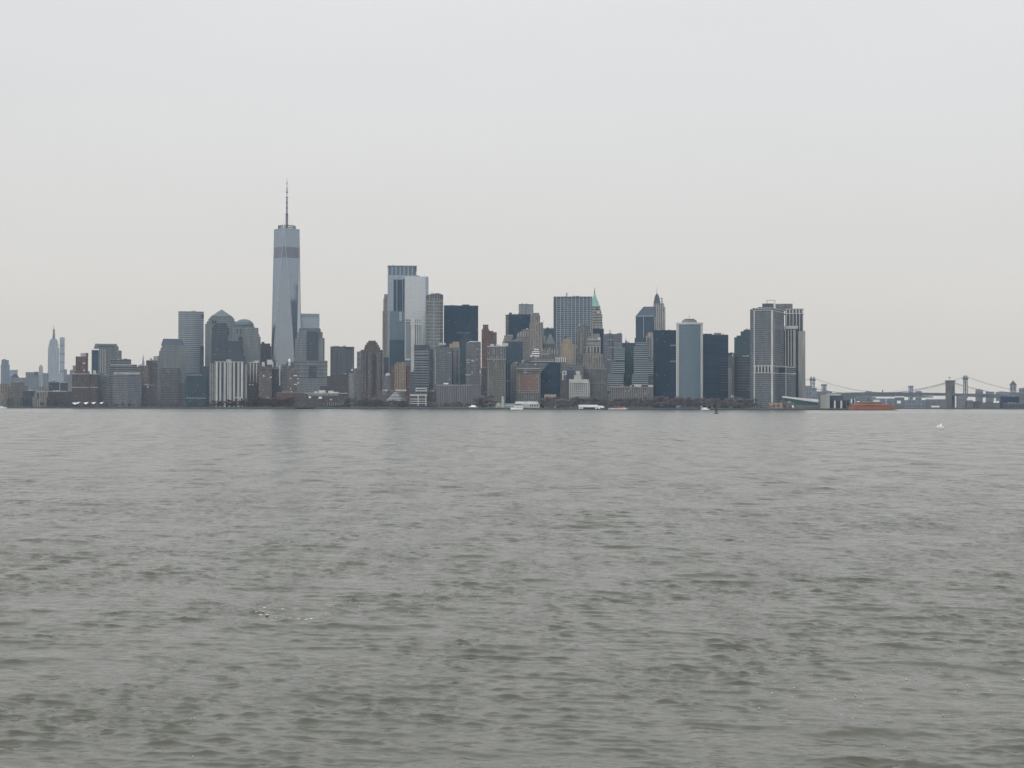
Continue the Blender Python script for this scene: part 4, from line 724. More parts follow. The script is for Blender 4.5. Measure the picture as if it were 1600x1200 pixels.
b.body('greystone', [(1138, 1147.4, 552.3, 0, 24)]); b.boxes('pale_stair_shaft', 'concrete', [(1137.6, 1143.5, 575, None, -2, 0)]); b.boxes('penthouse', 'slate', [(1138, 1146.5, 551.3, 556, -.5, 18)]); b.boxes('roof_pod', 'white', [(1144.4, 1145.6, 553.5, 556.5, -1, 0)])
b = B('office_tower', 'teal glass tower with a stepped roofline behind, left of the big twin grey towers', 1160, 3560, 'office tower')
b.body('teal_glass', [(1162, 1172.5, 515, 6, 36), (1157.3, 1173, 517.6, 4, 38), (1151, 1174, 524.2, 2, 40), (1147.2, 1174, 527, 0, 42)])
b = B('office_block', 'dark mauve block with thin pale floor lines left of the big twin grey towers', 1161, 3150, 'office block')
b.body('granite_dark', [(1147.4, 1172.8, 557, 0, 32)]); b.bands('pent', 1153, 1172.8, list(np.arange(561, 612, 4.1)), .8, 0, 32, .3, 'floor_slabs'); b.boxes('penthouse', 'pentl', [(1160, 1170, 555.5, 557, 4, 16)]); b.bands('slate', 1147.4, 1172.8, [557.6], 1.1, 0, 32, .4, 'parapet')

# the two big grey towers with white edges
b = B('office_tower', 'big dark grey tower with fine window grid, white corner piers and a white slotted belt', 1207, 2990, 'office tower')
_, fpc = b.corner('fine_grid', 1174.5, 1206.5, 1226, 14, 484.5, part='body'); d_l, d_r = fpc[0][1], fpc[2][1]
b.boxes('left_return', 'fine_grid', [(1171.8, 1176.5, 482.5, None, d_l + 1.5, d_l + 18)], roof='roof')
def onface(x): # front distance of the two visible faces
    return d_l * (b.u(1206.5) - b.u(x)) / (b.u(1206.5) - b.u(1174.5)) if x < 1206.5 else d_r * (b.u(x) - b.u(1206.5)) / (b.u(1226) - b.u(1206.5))
def pier(lst, mat, part, w=.9):
    m = MB()
    for x, ya, yb_ in lst: m.box(b.u(x) - w * b.k / 2, b.u(x) + w * b.k / 2, onface(x) - .9, onface(x) + 1.2, 0 if yb_ is None else b.z(yb_), b.z(ya))
    return m.build(part, mat, b.o, mat)
pier([(1178.4, 484, None)], 'trim', 'corner_pier', 1.7); pier([(1206.4, 484, None)], 'trim', 'corner_pier', 3.0); pier([(1210.3, 486, None)], 'pentl', 'thin_pier', .7)
def belt(y, h, part, xa=1177, xb=1226, mat='trim', dz=0, ext=0):
    m = MB(); z = b.z(y); 
    for (p, q) in (((b.u(xa), onface(xa) - .8), (b.u(1206.5), -.8)), ((b.u(1206.5), -.8), (b.u(xb), onface(xb) - .8))):
        dx, dy = q[0] - p[0], q[1] - p[1]; l = math.hypot(dx, dy); nx, ny = -dy / l * 1.1, dx / l * 1.1
        m.prism([p, q, (q[0] + nx, q[1] + ny), (p[0] + nx, p[1] + ny)], z - h * b.k / 2, z + h * b.k / 2 + dz, roof=0, bottom=True)
    return m.build(part, mat, b.o, mat)
belt(484.3, .8, 'cornice_band'); belt(481, .9, 'cornice_band', 1174.6); belt(571.5, 1.0, 'belt_band', 1177, 1226); belt(582.5, 1.1, 'belt_band', 1176, 1226)
pier([(x, 481, 484.5) for x in np.linspace(1176, 1203, 7)], 'trim', 'cornice_pier', .8)
m = MB(); z0_, z1_ = b.z(484.5), b.z(480.6); m.prism([(p[0] * .98, p[1] * .98 + 1.6) for p in fpc], z0_, z1_); m.build('attic', 'granite_dark', b.o)
m = MB(); 
for x0_, x1_ in zip(np.linspace(1181, 1201.5, 5), np.linspace(1183.2, 1203.8, 5)):
    m.box(b.u(x0_), b.u(x1_), onface((x0_ + x1_) / 2) - .55, onface(x0_) + .8, b.z(581.8), b.z(572.2))
m.build('belt_opening', 'dark', b.o); pier([(x, 572, 582) for x in (1179.7, 1184.9, 1190, 1195.2, 1200.2, 1204.6)], 'trim', 'belt_pier', 1.6)
b.boxes('penthouse', 'slate', [(1191, 1209, 473.5, 480.6, 12, 28), (1184, 1191, 479, 480.6, 12, 26)]); b.boxes('roof_screen', 'cable', [(1198, 1199, 468, 473.5, 14, 15), (1210.4, 1211.2, 468, 480.6, 14, 15), (1199, 1210.4, 468, 468.8, 14, 15)])
b.boxes('lower_extension', 'fine_grid', [(1212, 1230.5, 572.5, None, d_r * .55, d_r + 14), (1230.5, 1244, 572.5, None, d_r * .55 + 2.5, d_r + 14)], roof='roof'); b.boxes('extension_belt', 'trim', [(1211, 1231, 571, 572.3, d_r * .55 - .6, d_r), (1231, 1243, 572, 573.3, d_r * .55 + 1.9, d_r + 2), (1211, 1231, 582, 583.2, d_r * .55 - .6, d_r * .55 + .4), (1231, 1244.5, 582.5, 583.8, d_r * .55 + 1.9, d_r * .55 + 3)])
b.boxes('extension_slot', 'dark', [(1211.3, 1228, 573.5, 581.5, d_r * .55 - .3, d_r * .55 + .1)]); b.boxes('extension_pier', 'trim', [(1227.8, 1229, 572.5, None, d_r * .55 - .6, d_r * .55)])
b = B('office_tower', 'big tower with tall white-edged window slots and a blank pale right wall, rightmost tall building', 1240, 3080, 'office tower')
b.body('granite_dark', [(1227, 1255.3, 481.5, 16, 60)], 'upper_block', yb=516); b.piers('trim', 1229, 1254.8, 482, 516, 6, .95, 16, .9); b.bands('trim', 1226, 1255.3, [489], 1.1, 16, 60, .8, 'crown_band'); b.bands('tanp', 1226, 1255.3, [482.2], 1.5, 16, 60, .8, 'crown_cap'); b.body('granite_dark', [(1224, 1255.3, 516, 16, 58)], 'core')
b.boxes('crown_block', 'trim', [(x, x + 1.9, 483, 489, 15.2, 16.4) for x in np.linspace(1228, 1253, 6)]); b.body('concrete_grey', [(1211.5, 1238.5, 473.2, 26, 56)], 'roof_house', yb=481.5)
b.body('granite_dark', [(1226, 1246.5, 512, 0, 16)]); b.piers('trim', 1227.5, 1240.5, 515, 572, 4, 1.25, 0, .9, 'slot_pier'); b.bands('trim', 1226, 1246.5, [511.5], 4.8, 0, 14, .6, 'crown'); b.piers('trim', 1242.3, 1242.3, 515, 582, 1, 1.2, 0, 1.1, 'corner_pier'); b.boxes('dark_strip', 'dark', [(1243.6, 1247.4, 519, None, -.6, 1)])  # dark metal strip standing slightly proud of the front
b.body('concrete_blank', [(1247.4, 1258.4, 517.3, -2, 50)], 'blank_wall')
# ================================================================== ferry terminals and shore things, right
b = B('ferry_terminal', 'long ferry terminal with a sloping pale roof over green glazing beside the twin grey towers', 1252, 2840, 'ferry terminal')
m = MB(); xa, xb = b.u(1222), b.u(1279); m.face([(xa, 0, b.z(620.5)), (xb, 0, b.z(628.5)), (xb, 30, b.z(624)), (xa, 30, b.z(618.8))], [(0, 0)] * 4); m.face([(xa, 30, b.z(618.8) - .8), (xb, 30, b.z(624) - .8), (xb, 0, b.z(628.5) - .8), (xa, 0, b.z(620.5) - .8)], [(0, 0)] * 4)
for p, q in (((xa, 0, 620.5), (xb, 0, 628.5)), ((xb, 0, 628.5), (xb, 30, 624)), ((xb, 30, 624), (xa, 30, 618.8)), ((xa, 30, 618.8), (xa, 0, 620.5))):
    m.face([(p[0], p[1], b.z(p[2]) - .8), (q[0], q[1], b.z(q[2]) - .8), (q[0], q[1], b.z(q[2])), (p[0], p[1], b.z(p[2]))], [(0, 0)] * 4)
m.build('roof', 'pentl', b.o); m = MB(); xa += 4; za, zb3 = b.z(621.2) - 1.0, b.z(628.5) - 1.0
for p, q in (((xa, 1.5), (xb - 1, 1.5)), ((xb - 1, 1.5), (xb - 1, 28)), ((xb - 1, 28), (xa, 28)), ((xa, 28), (xa, 1.5))):
    f = lambda s_: (za if s_[0] < 0 else zb3)
    m.face([(*p, 0), (*q, 0), (*q, f(q)), (*p, f(p))], [(0, 0)] * 4)
m.build('glazing', 'teal', b.o); b.boxes('hall_wall', 'concrete_grey', [(1240, 1279, 632.5, None, -.4, 1.2)])
b = B('ferry_terminal', 'boxy pale concrete ferry building with dark slips and thin pale pylons', 1303, 2810, 'ferry terminal')
b.body('concrete_blank', [(1282, 1296.5, 616.5, 0, 30)], 'main_block'); b.body('concrete_grey', [(1279, 1282, 620, 2, 30)], 'side_block'); b.boxes('slip_roof', 'pentl', [(1291, 1314, 615, 618, 6, 34)]); b.boxes('upper_wall', 'slate', [(1296.5, 1318, 618, 626, 8, 32)]); b.boxes('slip_recess', 'dark', [(1296.5, 1322, 626, None, 10, 32)])
b.boxes('pylon', 'trim', [(1303, 1305.8, 626, None, 0, 4), (1313, 1316, 626, None, 0, 4)]); b.boxes('fender_wall', 'steel', [(1296.5, 1330, 638, None, -3, 0)])
b = B('maritime_building', 'dull green arched maritime building behind the orange ferry', 1327, 2850, 'ferry terminal')
b.body('verd', [(1314, 1338, 616.5, 10, 36), (1311, 1342, 623, 8, 40)]); b.boxes('arch_opening', 'dark', [(x, x + 4, 625, 634, 7.6, 8.2) for x in (1316, 1323, 1330)]); b.boxes('white_window', 'white', [(1329.5, 1331.5, 623.5, 630, 7.4, 8)])  # one tall window as a white-painted block
b = B('low_rise_block', 'low tan brick waterfront block at the foot of the big grey tower', 1221, 2800, 'building'); b.body('brown_light', [(1200.5, 1241, 629, 0, 16)]); b.boxes('wall_panel', 'tanp', [(1201, 1222, 629.5, None, -.3, .1)]); b.boxes('white_door', 'white', [(1237, 1240, 633, 637, -.5, .2)])
b = S('low_rise_block', 'small dark-roofed park pavilion left of the low tan brick waterfront block', 'concrete_grey', 1161, 1178, 632, 2850, 12, kit=False); b.bands('slate', 1158, 1176, [631.5], .9, -2, 12, .3, 'roof')
S('kiosk', 'small pale square kiosk at the foot of the big grey tower left corner', 'concrete', 1177.5, 1182, 630, 2830, 6, 'kiosk', kit=False)
S('low_rise_block', 'low reddish hut in the trees near the green buoy', 'red_brick', 1118, 1126, 630.5, 2860, 10, kit=False, cat='hut')
for lab, x0, x1 in (('left of a pair of small white square blockhouses joined by a low wall', 1060, 1066), ('right of a pair of small white square blockhouses joined by a low wall', 1079, 1086)):
    b = S('blockhouse', lab, 'concrete', x0, x1, 633, 2800, 8, 'blockhouse', kit=False, group='white blockhouses on the park edge'); b.boxes('doorway', 'dark', [((x0 + x1) / 2 - .6, (x0 + x1) / 2 + .6, 636, None, -.2, .1)])
b = B('low_wall', 'low pale stone wall between two small white blockhouses', 1072.5, 2798, 'wall'); b.boxes('stone_wall', 'trim', [(1066.3, 1078.7, 637.6, None, 1, 3)])
b = B('white_monument', 'small white obelisk standing above the park trees near the green buoy', 1112.3, 2880, 'monument'); b.frus('obelisk', 'trim', 1111, 1113.7, 622, 627.5, 0, 3, .35, .35); b.boxes('plinth', 'pent', [(1110.6, 1114, 627.5, None, -.3, 3.3)])
b = B('flagpole', 'thin white flagpole above the trees right of the white obelisk', 1142.6, 2850, 'flagpole'); MB().cyl(0, 0, .35, .2, 0, b.z(617), 8).build('pole', 'white', b.o); MB().box(.2, 4.5, -.05, .05, b.z(620.5), b.z(618)).build('flag', 'pentl', b.o)

# ------------------------------------------------------------------ Pier house with clock tower
b = B('pier_house', 'long greenish-white pier building with a small clock tower at its left end', 812, 2860, 'pier building')
b.body('whitish', [(774.5, 815, 633, 0, 13)], 'hall'); b.body('whitish', [(815, 843, 631, 2, 15)], 'rear_hall'); b.boxes('arched_bay', 'whitish', [(776, 781, 629.8, 633, 1, 9)])
fp = b.rect(775, 815, 0, 13); m = MB(); zr_, ze_ = b.z(630.4), b.z(633); m.prism(fp, ze_, zr_, [(fp[0][0] + 3, 6), (fp[1][0] - 1, 6), (fp[1][0] - 1, 7), (fp[0][0] + 3, 7)], roof=0); m.build('hipped_roof', 'verd', b.o)
fp = b.rect(804, 843, 2, 15); MB().prism(fp, b.z(631), b.z(627.3), [(fp[0][0] + 2, 8), (fp[1][0] - 4, 8), (fp[1][0] - 4, 9), (fp[0][0] + 2, 9)], roof=0).build('rear_roof', 'pentl', b.o)
tw = b.boxes('clock_tower', 'whitish', [(783.8, 787.4, 624, None, -1, 3)]); b.boxes('belfry', 'whitish', [(784.3, 786.9, 621.6, 624, -.5, 2.5)], parent=tw); o = b.frus('spire', 'whitish', 784, 787.2, 618.2, 621.6, -.8, 2.8, .05, .05); o.parent = tw
b.boxes('window', 'dark', [(x, x + .9, 634.2, 636.6, -.25, .1) for x in np.arange(776.5, 812, 2.4)]); b.boxes('arch_window', 'dark', [(x, x + 1.8, 632, 635.2, 1.75, 2.1) for x in np.arange(828, 842, 3.6)]); b.boxes('pile_deck', 'dark', [(773.5, 845, 638, None, -2, 0)])
# white domed tent, white tents
b = B('domed_tent', 'small white domed tent on the promenade behind the seawall', 739, 2970, 'tent'); b.domep('canopy', 'white', 739, 7, 633, 636.2, 6, 7); b.piers('white', 732.6, 745.4, 636, 639, 5, .5, 2, .3, 'post')
TW = ['largest and leftmost', 'second from the left', 'third from the left', 'smallest and rightmost']
for i, (x0, x1, x2) in enumerate([(112, 117.5, 128.5), (130, 134.5, 139.3), (142.3, 146.5, 150.6), (155, 158.5, 162.3)]):
    b = B('sail_canopy', TW[i] + ' of four white tilted sail canopies on the left shore', (x0 + x2) / 2, 3230, 'canopy', 'white sail canopies on the left shore')
    m = MB(); A = (b.u(x0), 0, b.z(629.0)); C_ = (b.u(x2), 0, b.z(627.2 + .3 * i)); D = (b.u(x1), 0, b.z(632.2 - .4 * i)); E = (b.u(x2) - 1, 9, b.z(628)); A2 = (b.u(x0) + 1, 9, b.z(629.4))
    for t_ in (0, -.35):
        pts = [(p[0], p[1], p[2] + t_) for p in (A, D, C_, E, A2)]
        if t_ < 0: pts = pts[::-1]
        m.face(pts, [(0, 0)] * 5)
    m.build('fabric', 'white', b.o); m = MB()
    for p in (A, C_, E, A2): m.beam((p[0] * .96, p[1], 0), (p[0] * .96, p[1], p[2] - .4), .15)
    m.build('post', 'steel', b.o)
b = S('kiosk', 'small dark glazed kiosk under the white sail canopies', 'blue_glass_dark', 112, 132, 633.2, 3250, 8, 'kiosk', kit=False)

# ================================================================== Brooklyn side
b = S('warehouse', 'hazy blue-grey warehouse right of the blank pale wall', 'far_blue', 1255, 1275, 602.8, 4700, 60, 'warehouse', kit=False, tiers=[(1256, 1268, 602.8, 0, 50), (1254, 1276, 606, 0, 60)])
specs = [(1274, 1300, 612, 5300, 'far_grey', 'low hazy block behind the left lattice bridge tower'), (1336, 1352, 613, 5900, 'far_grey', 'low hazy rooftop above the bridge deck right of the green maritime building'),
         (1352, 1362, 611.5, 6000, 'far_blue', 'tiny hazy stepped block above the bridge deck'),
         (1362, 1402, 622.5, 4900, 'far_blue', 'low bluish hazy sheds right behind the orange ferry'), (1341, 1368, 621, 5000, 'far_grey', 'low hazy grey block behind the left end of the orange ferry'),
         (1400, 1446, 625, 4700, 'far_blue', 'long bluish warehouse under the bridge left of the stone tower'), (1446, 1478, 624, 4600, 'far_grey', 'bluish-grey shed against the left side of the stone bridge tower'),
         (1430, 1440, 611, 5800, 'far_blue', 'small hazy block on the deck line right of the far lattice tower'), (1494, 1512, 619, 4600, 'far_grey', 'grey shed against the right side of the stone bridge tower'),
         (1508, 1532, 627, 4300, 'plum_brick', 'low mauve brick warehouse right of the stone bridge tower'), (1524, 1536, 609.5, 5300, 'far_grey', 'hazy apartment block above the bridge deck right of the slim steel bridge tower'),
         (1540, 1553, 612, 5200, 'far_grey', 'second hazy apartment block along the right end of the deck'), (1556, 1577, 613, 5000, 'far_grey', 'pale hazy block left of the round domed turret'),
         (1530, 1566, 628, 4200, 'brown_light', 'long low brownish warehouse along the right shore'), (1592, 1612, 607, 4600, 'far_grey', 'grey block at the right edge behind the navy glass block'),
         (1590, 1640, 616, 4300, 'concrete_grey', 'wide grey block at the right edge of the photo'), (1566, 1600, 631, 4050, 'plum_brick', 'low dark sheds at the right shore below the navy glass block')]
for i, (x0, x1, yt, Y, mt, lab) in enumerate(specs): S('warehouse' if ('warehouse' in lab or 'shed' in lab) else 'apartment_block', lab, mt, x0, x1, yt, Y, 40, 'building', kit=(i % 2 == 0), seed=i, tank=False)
S('office_block', 'dark navy glass block low at the right edge', 'navy', 1563, 1592.5, 619.6, 4150, 40, 'building', kit=False)
b = B('domed_turret', 'round pale turret with a dark conical roof at the right edge', 1582.7, 4500, 'tower'); b.cylp('drum', 'far_pale', 1583, 5.2, 601.3, 613, 16); b.cylp('cone_roof', 'slate', 1583, 6.2, 596, 601.3, 16, 1.6); b.cylp('finial', 'slate', 1583, 1.2, 593.8, 596, 16, .3); b.body('far_grey', [(1574, 1592, 613, 0, 40)], 'base'); b.boxes('drum_window', 'dark', [(1580, 1581, 603, 610, 4, 5), (1584.5, 1585.5, 603, 610, 4, 5)])
for lab, x0, x1, y0, y1, Y in (('long white-roofed pier shed seen under the bridge left of the stone tower', 1446, 1476.5, 621.3, 624, 4450), ('bright white pier shed under the bridge near the centre of the span', 1398, 1413, 619.3, 621, 4550), ('small white storage tank-like shed behind the orange ferry bow', 1401.5, 1407.5, 626, 630.5, 4350), ('white low shed right of the stone bridge tower', 1511, 1520, 621.5, 625.5, 4200), ('short white shed among the brown warehouses near the right shore', 1552, 1561, 626.5, 629.5, 4000), ('narrow white silo-like shed in the gap right of the slim steel bridge tower', 1535.5, 1539.5, 623, 629, 4100), ('thin white shed at the water line right of the orange ferry', 1455, 1468, 634, 636.6, 4230)):
    b = B('pier_shed', lab, (x0 + x1) / 2, Y, 'shed', 'white pier sheds on the far shore', gz=2.0); b.boxes('walls', 'concrete_grey', [(x0, x1, y1, None, 0, 20)]); b.boxes('roof', 'white', [(x0, x1, y0, y1 - .1, -.5, 20.5)])

# bridges -----------------------------------------------------------
def catenary(m, p, q, sag, r, n=24):
    pts = []
    for i in range(n + 1):
        t = i / n; v = Vector(p).lerp(Vector(q), t); v.z -= sag * 4 * t * (1 - t); pts.append(v)
    for a, c in zip(pts, pts[1:]): m.beam(a, c, r, n=4)
    return pts
br = bpy.data.objects.new('stone_suspension_bridge', None); COL.objects.link(br); tag(br, 'nearest suspension bridge with a massive stone tower and a long dark deck', 'bridge')
T2 = P(1484.7, 640, 4700); T1 = P(1236, 640, 4950)
br.location = (T2.x, T2.y, 0)
def Lc(v): return Vector((v.x - T2.x, v.y - T2.y, v.z))
def zpx(px, py, Y): return P(px, py, Y).z
axis = Vector((T2.x - T1.x, T2.y - T1.y, 0)).normalized(); nrm = Vector((-axis.y, axis.x, 0))
ztop = zpx(1484, 594.3, 4700); zdk = zpx(1484, 617.5, 4700)
def stone_tower(c, name):
    o = bpy.data.objects.new(name, None); COL.objects.link(o)
    m = MB(); c = Lc(c)
    ay = math.atan2(axis.y, axis.x)
    def ob(u0, u1, v0, v1, z0, z1):
        pts = [(c.x + axis.x * u + nrm.x * v, c.y + axis.y * u + nrm.y * v) for u, v in ((u0, v0), (u1, v0), (u1, v1), (u0, v1))]
        m.prism(pts, z0, z1, roof=0, bottom=True)
    for v in (-18, -3.5, 11): ob(-9, 9, v, v + 7, 0, ztop - 18)
    ob(-9, 9, -18, 18, ztop - 18, ztop - 4); ob(-9.4, 9.4, -18.4, 18.4, 0, zdk - 9); ob(-10.4, 10.4, -19.4, 19.4, ztop - 4, ztop)
    bpy.data.objects.remove(o); return m.build(name, 'stone', br)
for c in (T2, T1): stone_tower(Vector((c.x, c.y, 0)), 'stone_tower')
MB().beam(Lc(Vector((T2.x, T2.y, ztop))), Lc(Vector((T2.x, T2.y, ztop + 10))), .3).box(-4.5, 0, -.1, .1, ztop + 6, ztop + 9.5).build('flag_and_pole', 'steel', br)
END = P(1660, 640, 4500); STA = P(1160, 640, 5030)
m = MB()
def deck(m, pts, wdt, th):
    for (p, zp), (q, zq) in zip(pts, pts[1:]):
        d = Vector((q.x - p.x, q.y - p.y, 0)).normalized(); n_ = Vector((-d.y, d.x, 0)) * wdt / 2
        A = [Lc(Vector((v.x, v.y, 0)) + s_ * n_) for v, s_ in ((p, -1), (q, -1), (q, 1), (p, 1))]; zz = (zp, zq, zq, zp)
        top = [(a.x, a.y, z) for a, z in zip(A, zz)]; bot = [(a.x, a.y, z - th) for a, z in zip(A, zz)]
        m.face(top, [(0, 0)] * 4); m.face(bot[::-1], [(0, 0)] * 4)
        for i in range(4): j = (i + 1) % 4; m.face([bot[i], bot[j], top[j], top[i]], [(0, 0)] * 4)
zA = zpx(1236, 616, 4950); zM = zpx(1360, 612.8, 4820); zB = zpx(1484, 614.2, 4700); zE = zpx(1600, 619.5, 4560)
mid = (T1 + T2) / 2
deck(m, [(STA, zA - 3), (T1, zA), (T1.lerp(mid, .5), (zA + zM) / 2 + .8), (mid, zM), (mid.lerp(T2, .5), (zM + zB) / 2 + .8), (T2, zB), (T2.lerp(END, .66), zE), (END, zE - 6)], 26, 8)
m.build('deck', 'bsteel', br)
cb = MB(); sus = MB()
for s_ in (-1, 1):
    off = nrm * 12 * s_
    a = Lc(Vector((T1.x, T1.y, ztop - 3)) + off); c = Lc(Vector((T2.x, T2.y, ztop - 3)) + off); e = Lc(Vector((END.x, END.y, zE - 4)) + off); st = Lc(Vector((STA.x, STA.y, zA)) + off)
    sagm = ztop - 3 - zpx(1360, 615.6, 4820) 
    P1 = catenary(cb, a, c, sagm, .45, 30); e2 = c.lerp(e, .72); e2.z = zE + 1
    P2 = catenary(cb, c, e2, 9, .45, 16); P3 = catenary(cb, st, a, 5, .62, 8)
    for pts in (P1, P2):
        for i, p in enumerate(pts):
            for q in ([p] if i == len(pts) - 1 else [p, (p + pts[i + 1]) / 2]):
                if q.z > zM + 3: sus.beam((q.x, q.y, zM - 2), (q.x, q.y, q.z), .10, n=3)
    for k in range(1, 9):
        for sg, end in ((-1, a), (1, e)):
            q = c + (axis * sg * 14 * k); sus.beam((q.x, q.y, zM), (c.x, c.y, ztop - 5), .09, n=3)
cb.build('main_cable', 'cable', br); sus.build('suspender', 'cable', br)
MB().box(-1.5, 1.5, -1.5, 1.5, 0, 7).build('deck_gatehouse', 'steel', br).location = Lc(Vector(P(1379, 600, 4810).to_tuple()[:2] + (zM,)))

def steel_bridge(name, label, pa, pb, Y1, Y2, ytop, kind, deck_y, wt, sides=260, sag_y=0, cr=.38):
    o = bpy.data.objects.new(name, None); COL.objects.link(o); tag(o, label, 'bridge')
    A = P(pa, 640, Y1); Bq = P(pb, 640, Y2); ax = Vector((Bq.x - A.x, Bq.y - A.y, 0)).normalized(); nn_ = Vector((-ax.y, ax.x, 0)); o.location = (A.x, A.y, 0)
    zt = zpx(pa, ytop, Y1); zd = zpx(pa, deck_y, Y1); org = Vector((A.x, A.y, 0))
    for c in (A, Bq):
        c = Vector((c.x, c.y, 0)) - org; m = MB()
        if kind == 'slim':
            for s_ in (-1, 1):
                for s2 in (-1, 1): m.beam(c + nn_ * 12 * s_ + ax * 3 * s2, c + nn_ * 12 * s_ + ax * 2 * s2 + Vector((0, 0, zt - 8)), 1.7, 1.3, n=6)
                m.cyl((c + nn_ * 12 * s_).x, (c + nn_ * 12 * s_).y, 5.6, 5.6, zt - 14, zt - 8, 8); m.cyl((c + nn_ * 12 * s_).x, (c + nn_ * 12 * s_).y, 4.2, .6, zt - 8, zt + 1, 8)
            for z in (zd - 12, zd + 12, zt - 22): m.beam(c - nn_ * 12 + Vector((0, 0, z)), c + nn_ * 12 + Vector((0, 0, z)), 1.2, n=4)
        else:
            for s_ in (-1, 1):
                for s2 in (-1, 1): m.beam(c + nn_ * 4 * s_ + ax * wt * 1.1 * s2, c + nn_ * 4 * s_ + ax * wt * .72 * s2 + Vector((0, 0, zt - 7)), 3.2, 2.6, n=4)
            for z in (zt - 24, zt - 46, zt - 72):
                for s_ in (-1, 1): m.beam(c + nn_ * 4 * s_ - ax * wt * .9 + Vector((0, 0, z)), c + nn_ * 4 * s_ + ax * wt * .9 + Vector((0, 0, z)), 1.7, n=4)
            for s_ in (-1, 1): m.beam(c + nn_ * 4 * s_ - ax * wt * .9 + Vector((0, 0, zt - 24)), c + nn_ * 4 * s_ + ax * wt * .9 + Vector((0, 0, zt - 46)), 1.1, n=4); m.beam(c + nn_ * 4 * s_ + ax * wt * .9 + Vector((0, 0, zt - 24)), c + nn_ * 4 * s_ - ax * wt * .9 + Vector((0, 0, zt - 46)), 1.1, n=4)
            q = [c - ax * wt * 1.15 - nn_ * 6, c + ax * wt * 1.15 - nn_ * 6, c + ax * wt * 1.15 + nn_ * 6, c - ax * wt * 1.15 + nn_ * 6]
            if ax.x * nn_.y - ax.y * nn_.x < 0: q = q[::-1]
            m.prism([(p.x, p.y) for p in q], zt - 8, zt, roof=0, bottom=True)
        m.build('steel_tower', 'bsteel', o)
    m = MB(); S0 = Vector((A.x, A.y, 0)) - org - ax * sides; S1 = Vector((Bq.x, Bq.y, 0)) - org + ax * sides
    d = nn_ * 12
    def dk(p, q, z0, z1):
        t_ = [(*(p - d).xy, z0), (*(q - d).xy, z1), (*(q + d).xy, z1), (*(p + d).xy, z0)]; b_ = [(x, y, z - 7) for x, y, z in t_]
        m.face(t_, [(0, 0)] * 4); m.face(b_[::-1], [(0, 0)] * 4)
        for i in range(4): j = (i + 1) % 4; m.face([b_[i], b_[j], t_[j], t_[i]], [(0, 0)] * 4)
    a0 = Vector((A.x, A.y, 0)) - org; b0 = Vector((Bq.x, Bq.y, 0)) - org
    dk(S0, a0, zd - 4, zd); dk(a0, b0, zd, zd); dk(b0, S1, zd, zd - 4); m.build('deck', 'bsteel', o)
    m = MB()
    for s_ in (-1, 1):
        u_ = nn_ * 12 * s_; up = Vector((0, 0, zt - 3))
        catenary(m, a0 + u_ + up, b0 + u_ + up, zt - 3 - zd - 4, cr, 30); catenary(m, a0 + u_ + up, S0 + u_ + Vector((0, 0, zd)), 8, cr, 12); catenary(m, b0 + u_ + up, S1 + u_ + Vector((0, 0, zd)), 8, cr, 12)
    m.build('main_cable', 'cable', o)
    return o
steel_bridge('steel_suspension_bridge', 'suspension bridge with slim steel towers topped by pointed finials behind the stone bridge', 1269.6, 1508.5, 5250, 4980, 588.5, 'slim', 615.5, 0, 220)
steel_bridge('lattice_suspension_bridge', 'most distant suspension bridge with squat hammerheaded lattice towers', 1287.6, 1423.2, 7100, 7600, 600.3, 'lattice', 616.5, 12, 180, cr=.33)

# ================================================================== boats and floating things
def hull(m, L_, W_, z0, z1, bow=.25, flare=1.0):
    def ring(k): return [(-L_ / 2 * k, -W_ / 2 * k), (L_ / 2 * (1 - 2 * bow) * k, -W_ / 2 * k), (L_ / 2 * k, 0), (L_ / 2 * (1 - 2 * bow) * k, W_ / 2 * k), (-L_ / 2 * k, W_ / 2 * k)]
    m.prism(ring(.93), z0, z1, ring(1.0), roof=0, bottom=True); return m
def boat(name, label, px, Y, heading=0, cat='boat'):
    o = bpy.data.objects.new(name, None); COL.objects.link(o); g = P(px, 640, Y); o.location = (g.x, Y, 0); o.rotation_euler = (0, 0, heading); return tag(o, label, cat)
# orange double-ended ferry
f = boat('ferry', 'large orange double-ended ferry docked at the right terminals', 1360, 2705, math.radians(-3), 'ferry'); f.scale = (1.0, 1.0, 1.22)
m = MB(); m.prism([(-37, -6), (-30, -9), (30, -9), (37, -6), (37, 6), (30, 9), (-30, 9), (-37, 6)], -.5, 4.2, roof=0, bottom=True); m.build('hull', 'orange', f)
MB().prism([(-33, -7.5), (31, -7.5), (35, -4), (35, 4), (31, 7.5), (-33, 7.5)], 4.2, 8.4, roof=0).build('main_deck', 'orange', f); MB().box(-24, 18, -6.5, 6.5, 8.4, 11.2).build('upper_deck', 'orange', f)
m = MB()
for zz, y0 in ((5.4, 7.62), (9.2, 6.62)):
    for x in np.arange(-22, 17, 2.4): m.box(x, x + 1.5, -y0, -y0 + .3, zz, zz + 1.2)
m.build('window_row', 'dark', f); MB().box(-25, 19, -6.9, 6.9, 11.2, 11.6).build('upper_roof', 'trim', f); MB().box(-33, 31, -7.9, 7.9, 8.1, 8.45).build('deck_edge', 'trim', f); MB().box(-7, 4, -3.5, 3.5, 11.6, 13.4).build('bridge_deck', 'steel', f); MB().box(4.5, 15, -3.4, 3.4, 11.6, 14.6).build('pale_deckhouse', 'trim', f); MB().cyl(-3, 0, 1.8, 1.5, 13.4, 16, 12).build('funnel', 'dark', f)
m = MB(); m.beam((26, 0, 8.4), (26, 0, 18), .3); m.beam((-26, 0, 8.4), (-26, 0, 17), .3); m.build('mast', 'white', f); MB().dome(-20, 0, 2.4, 2.4, 9.5, 3.2, 12, 4).cyl(-20, 0, 2.4, 2.4, 8.4, 9.5, 12).build('white_tank', 'white', f)
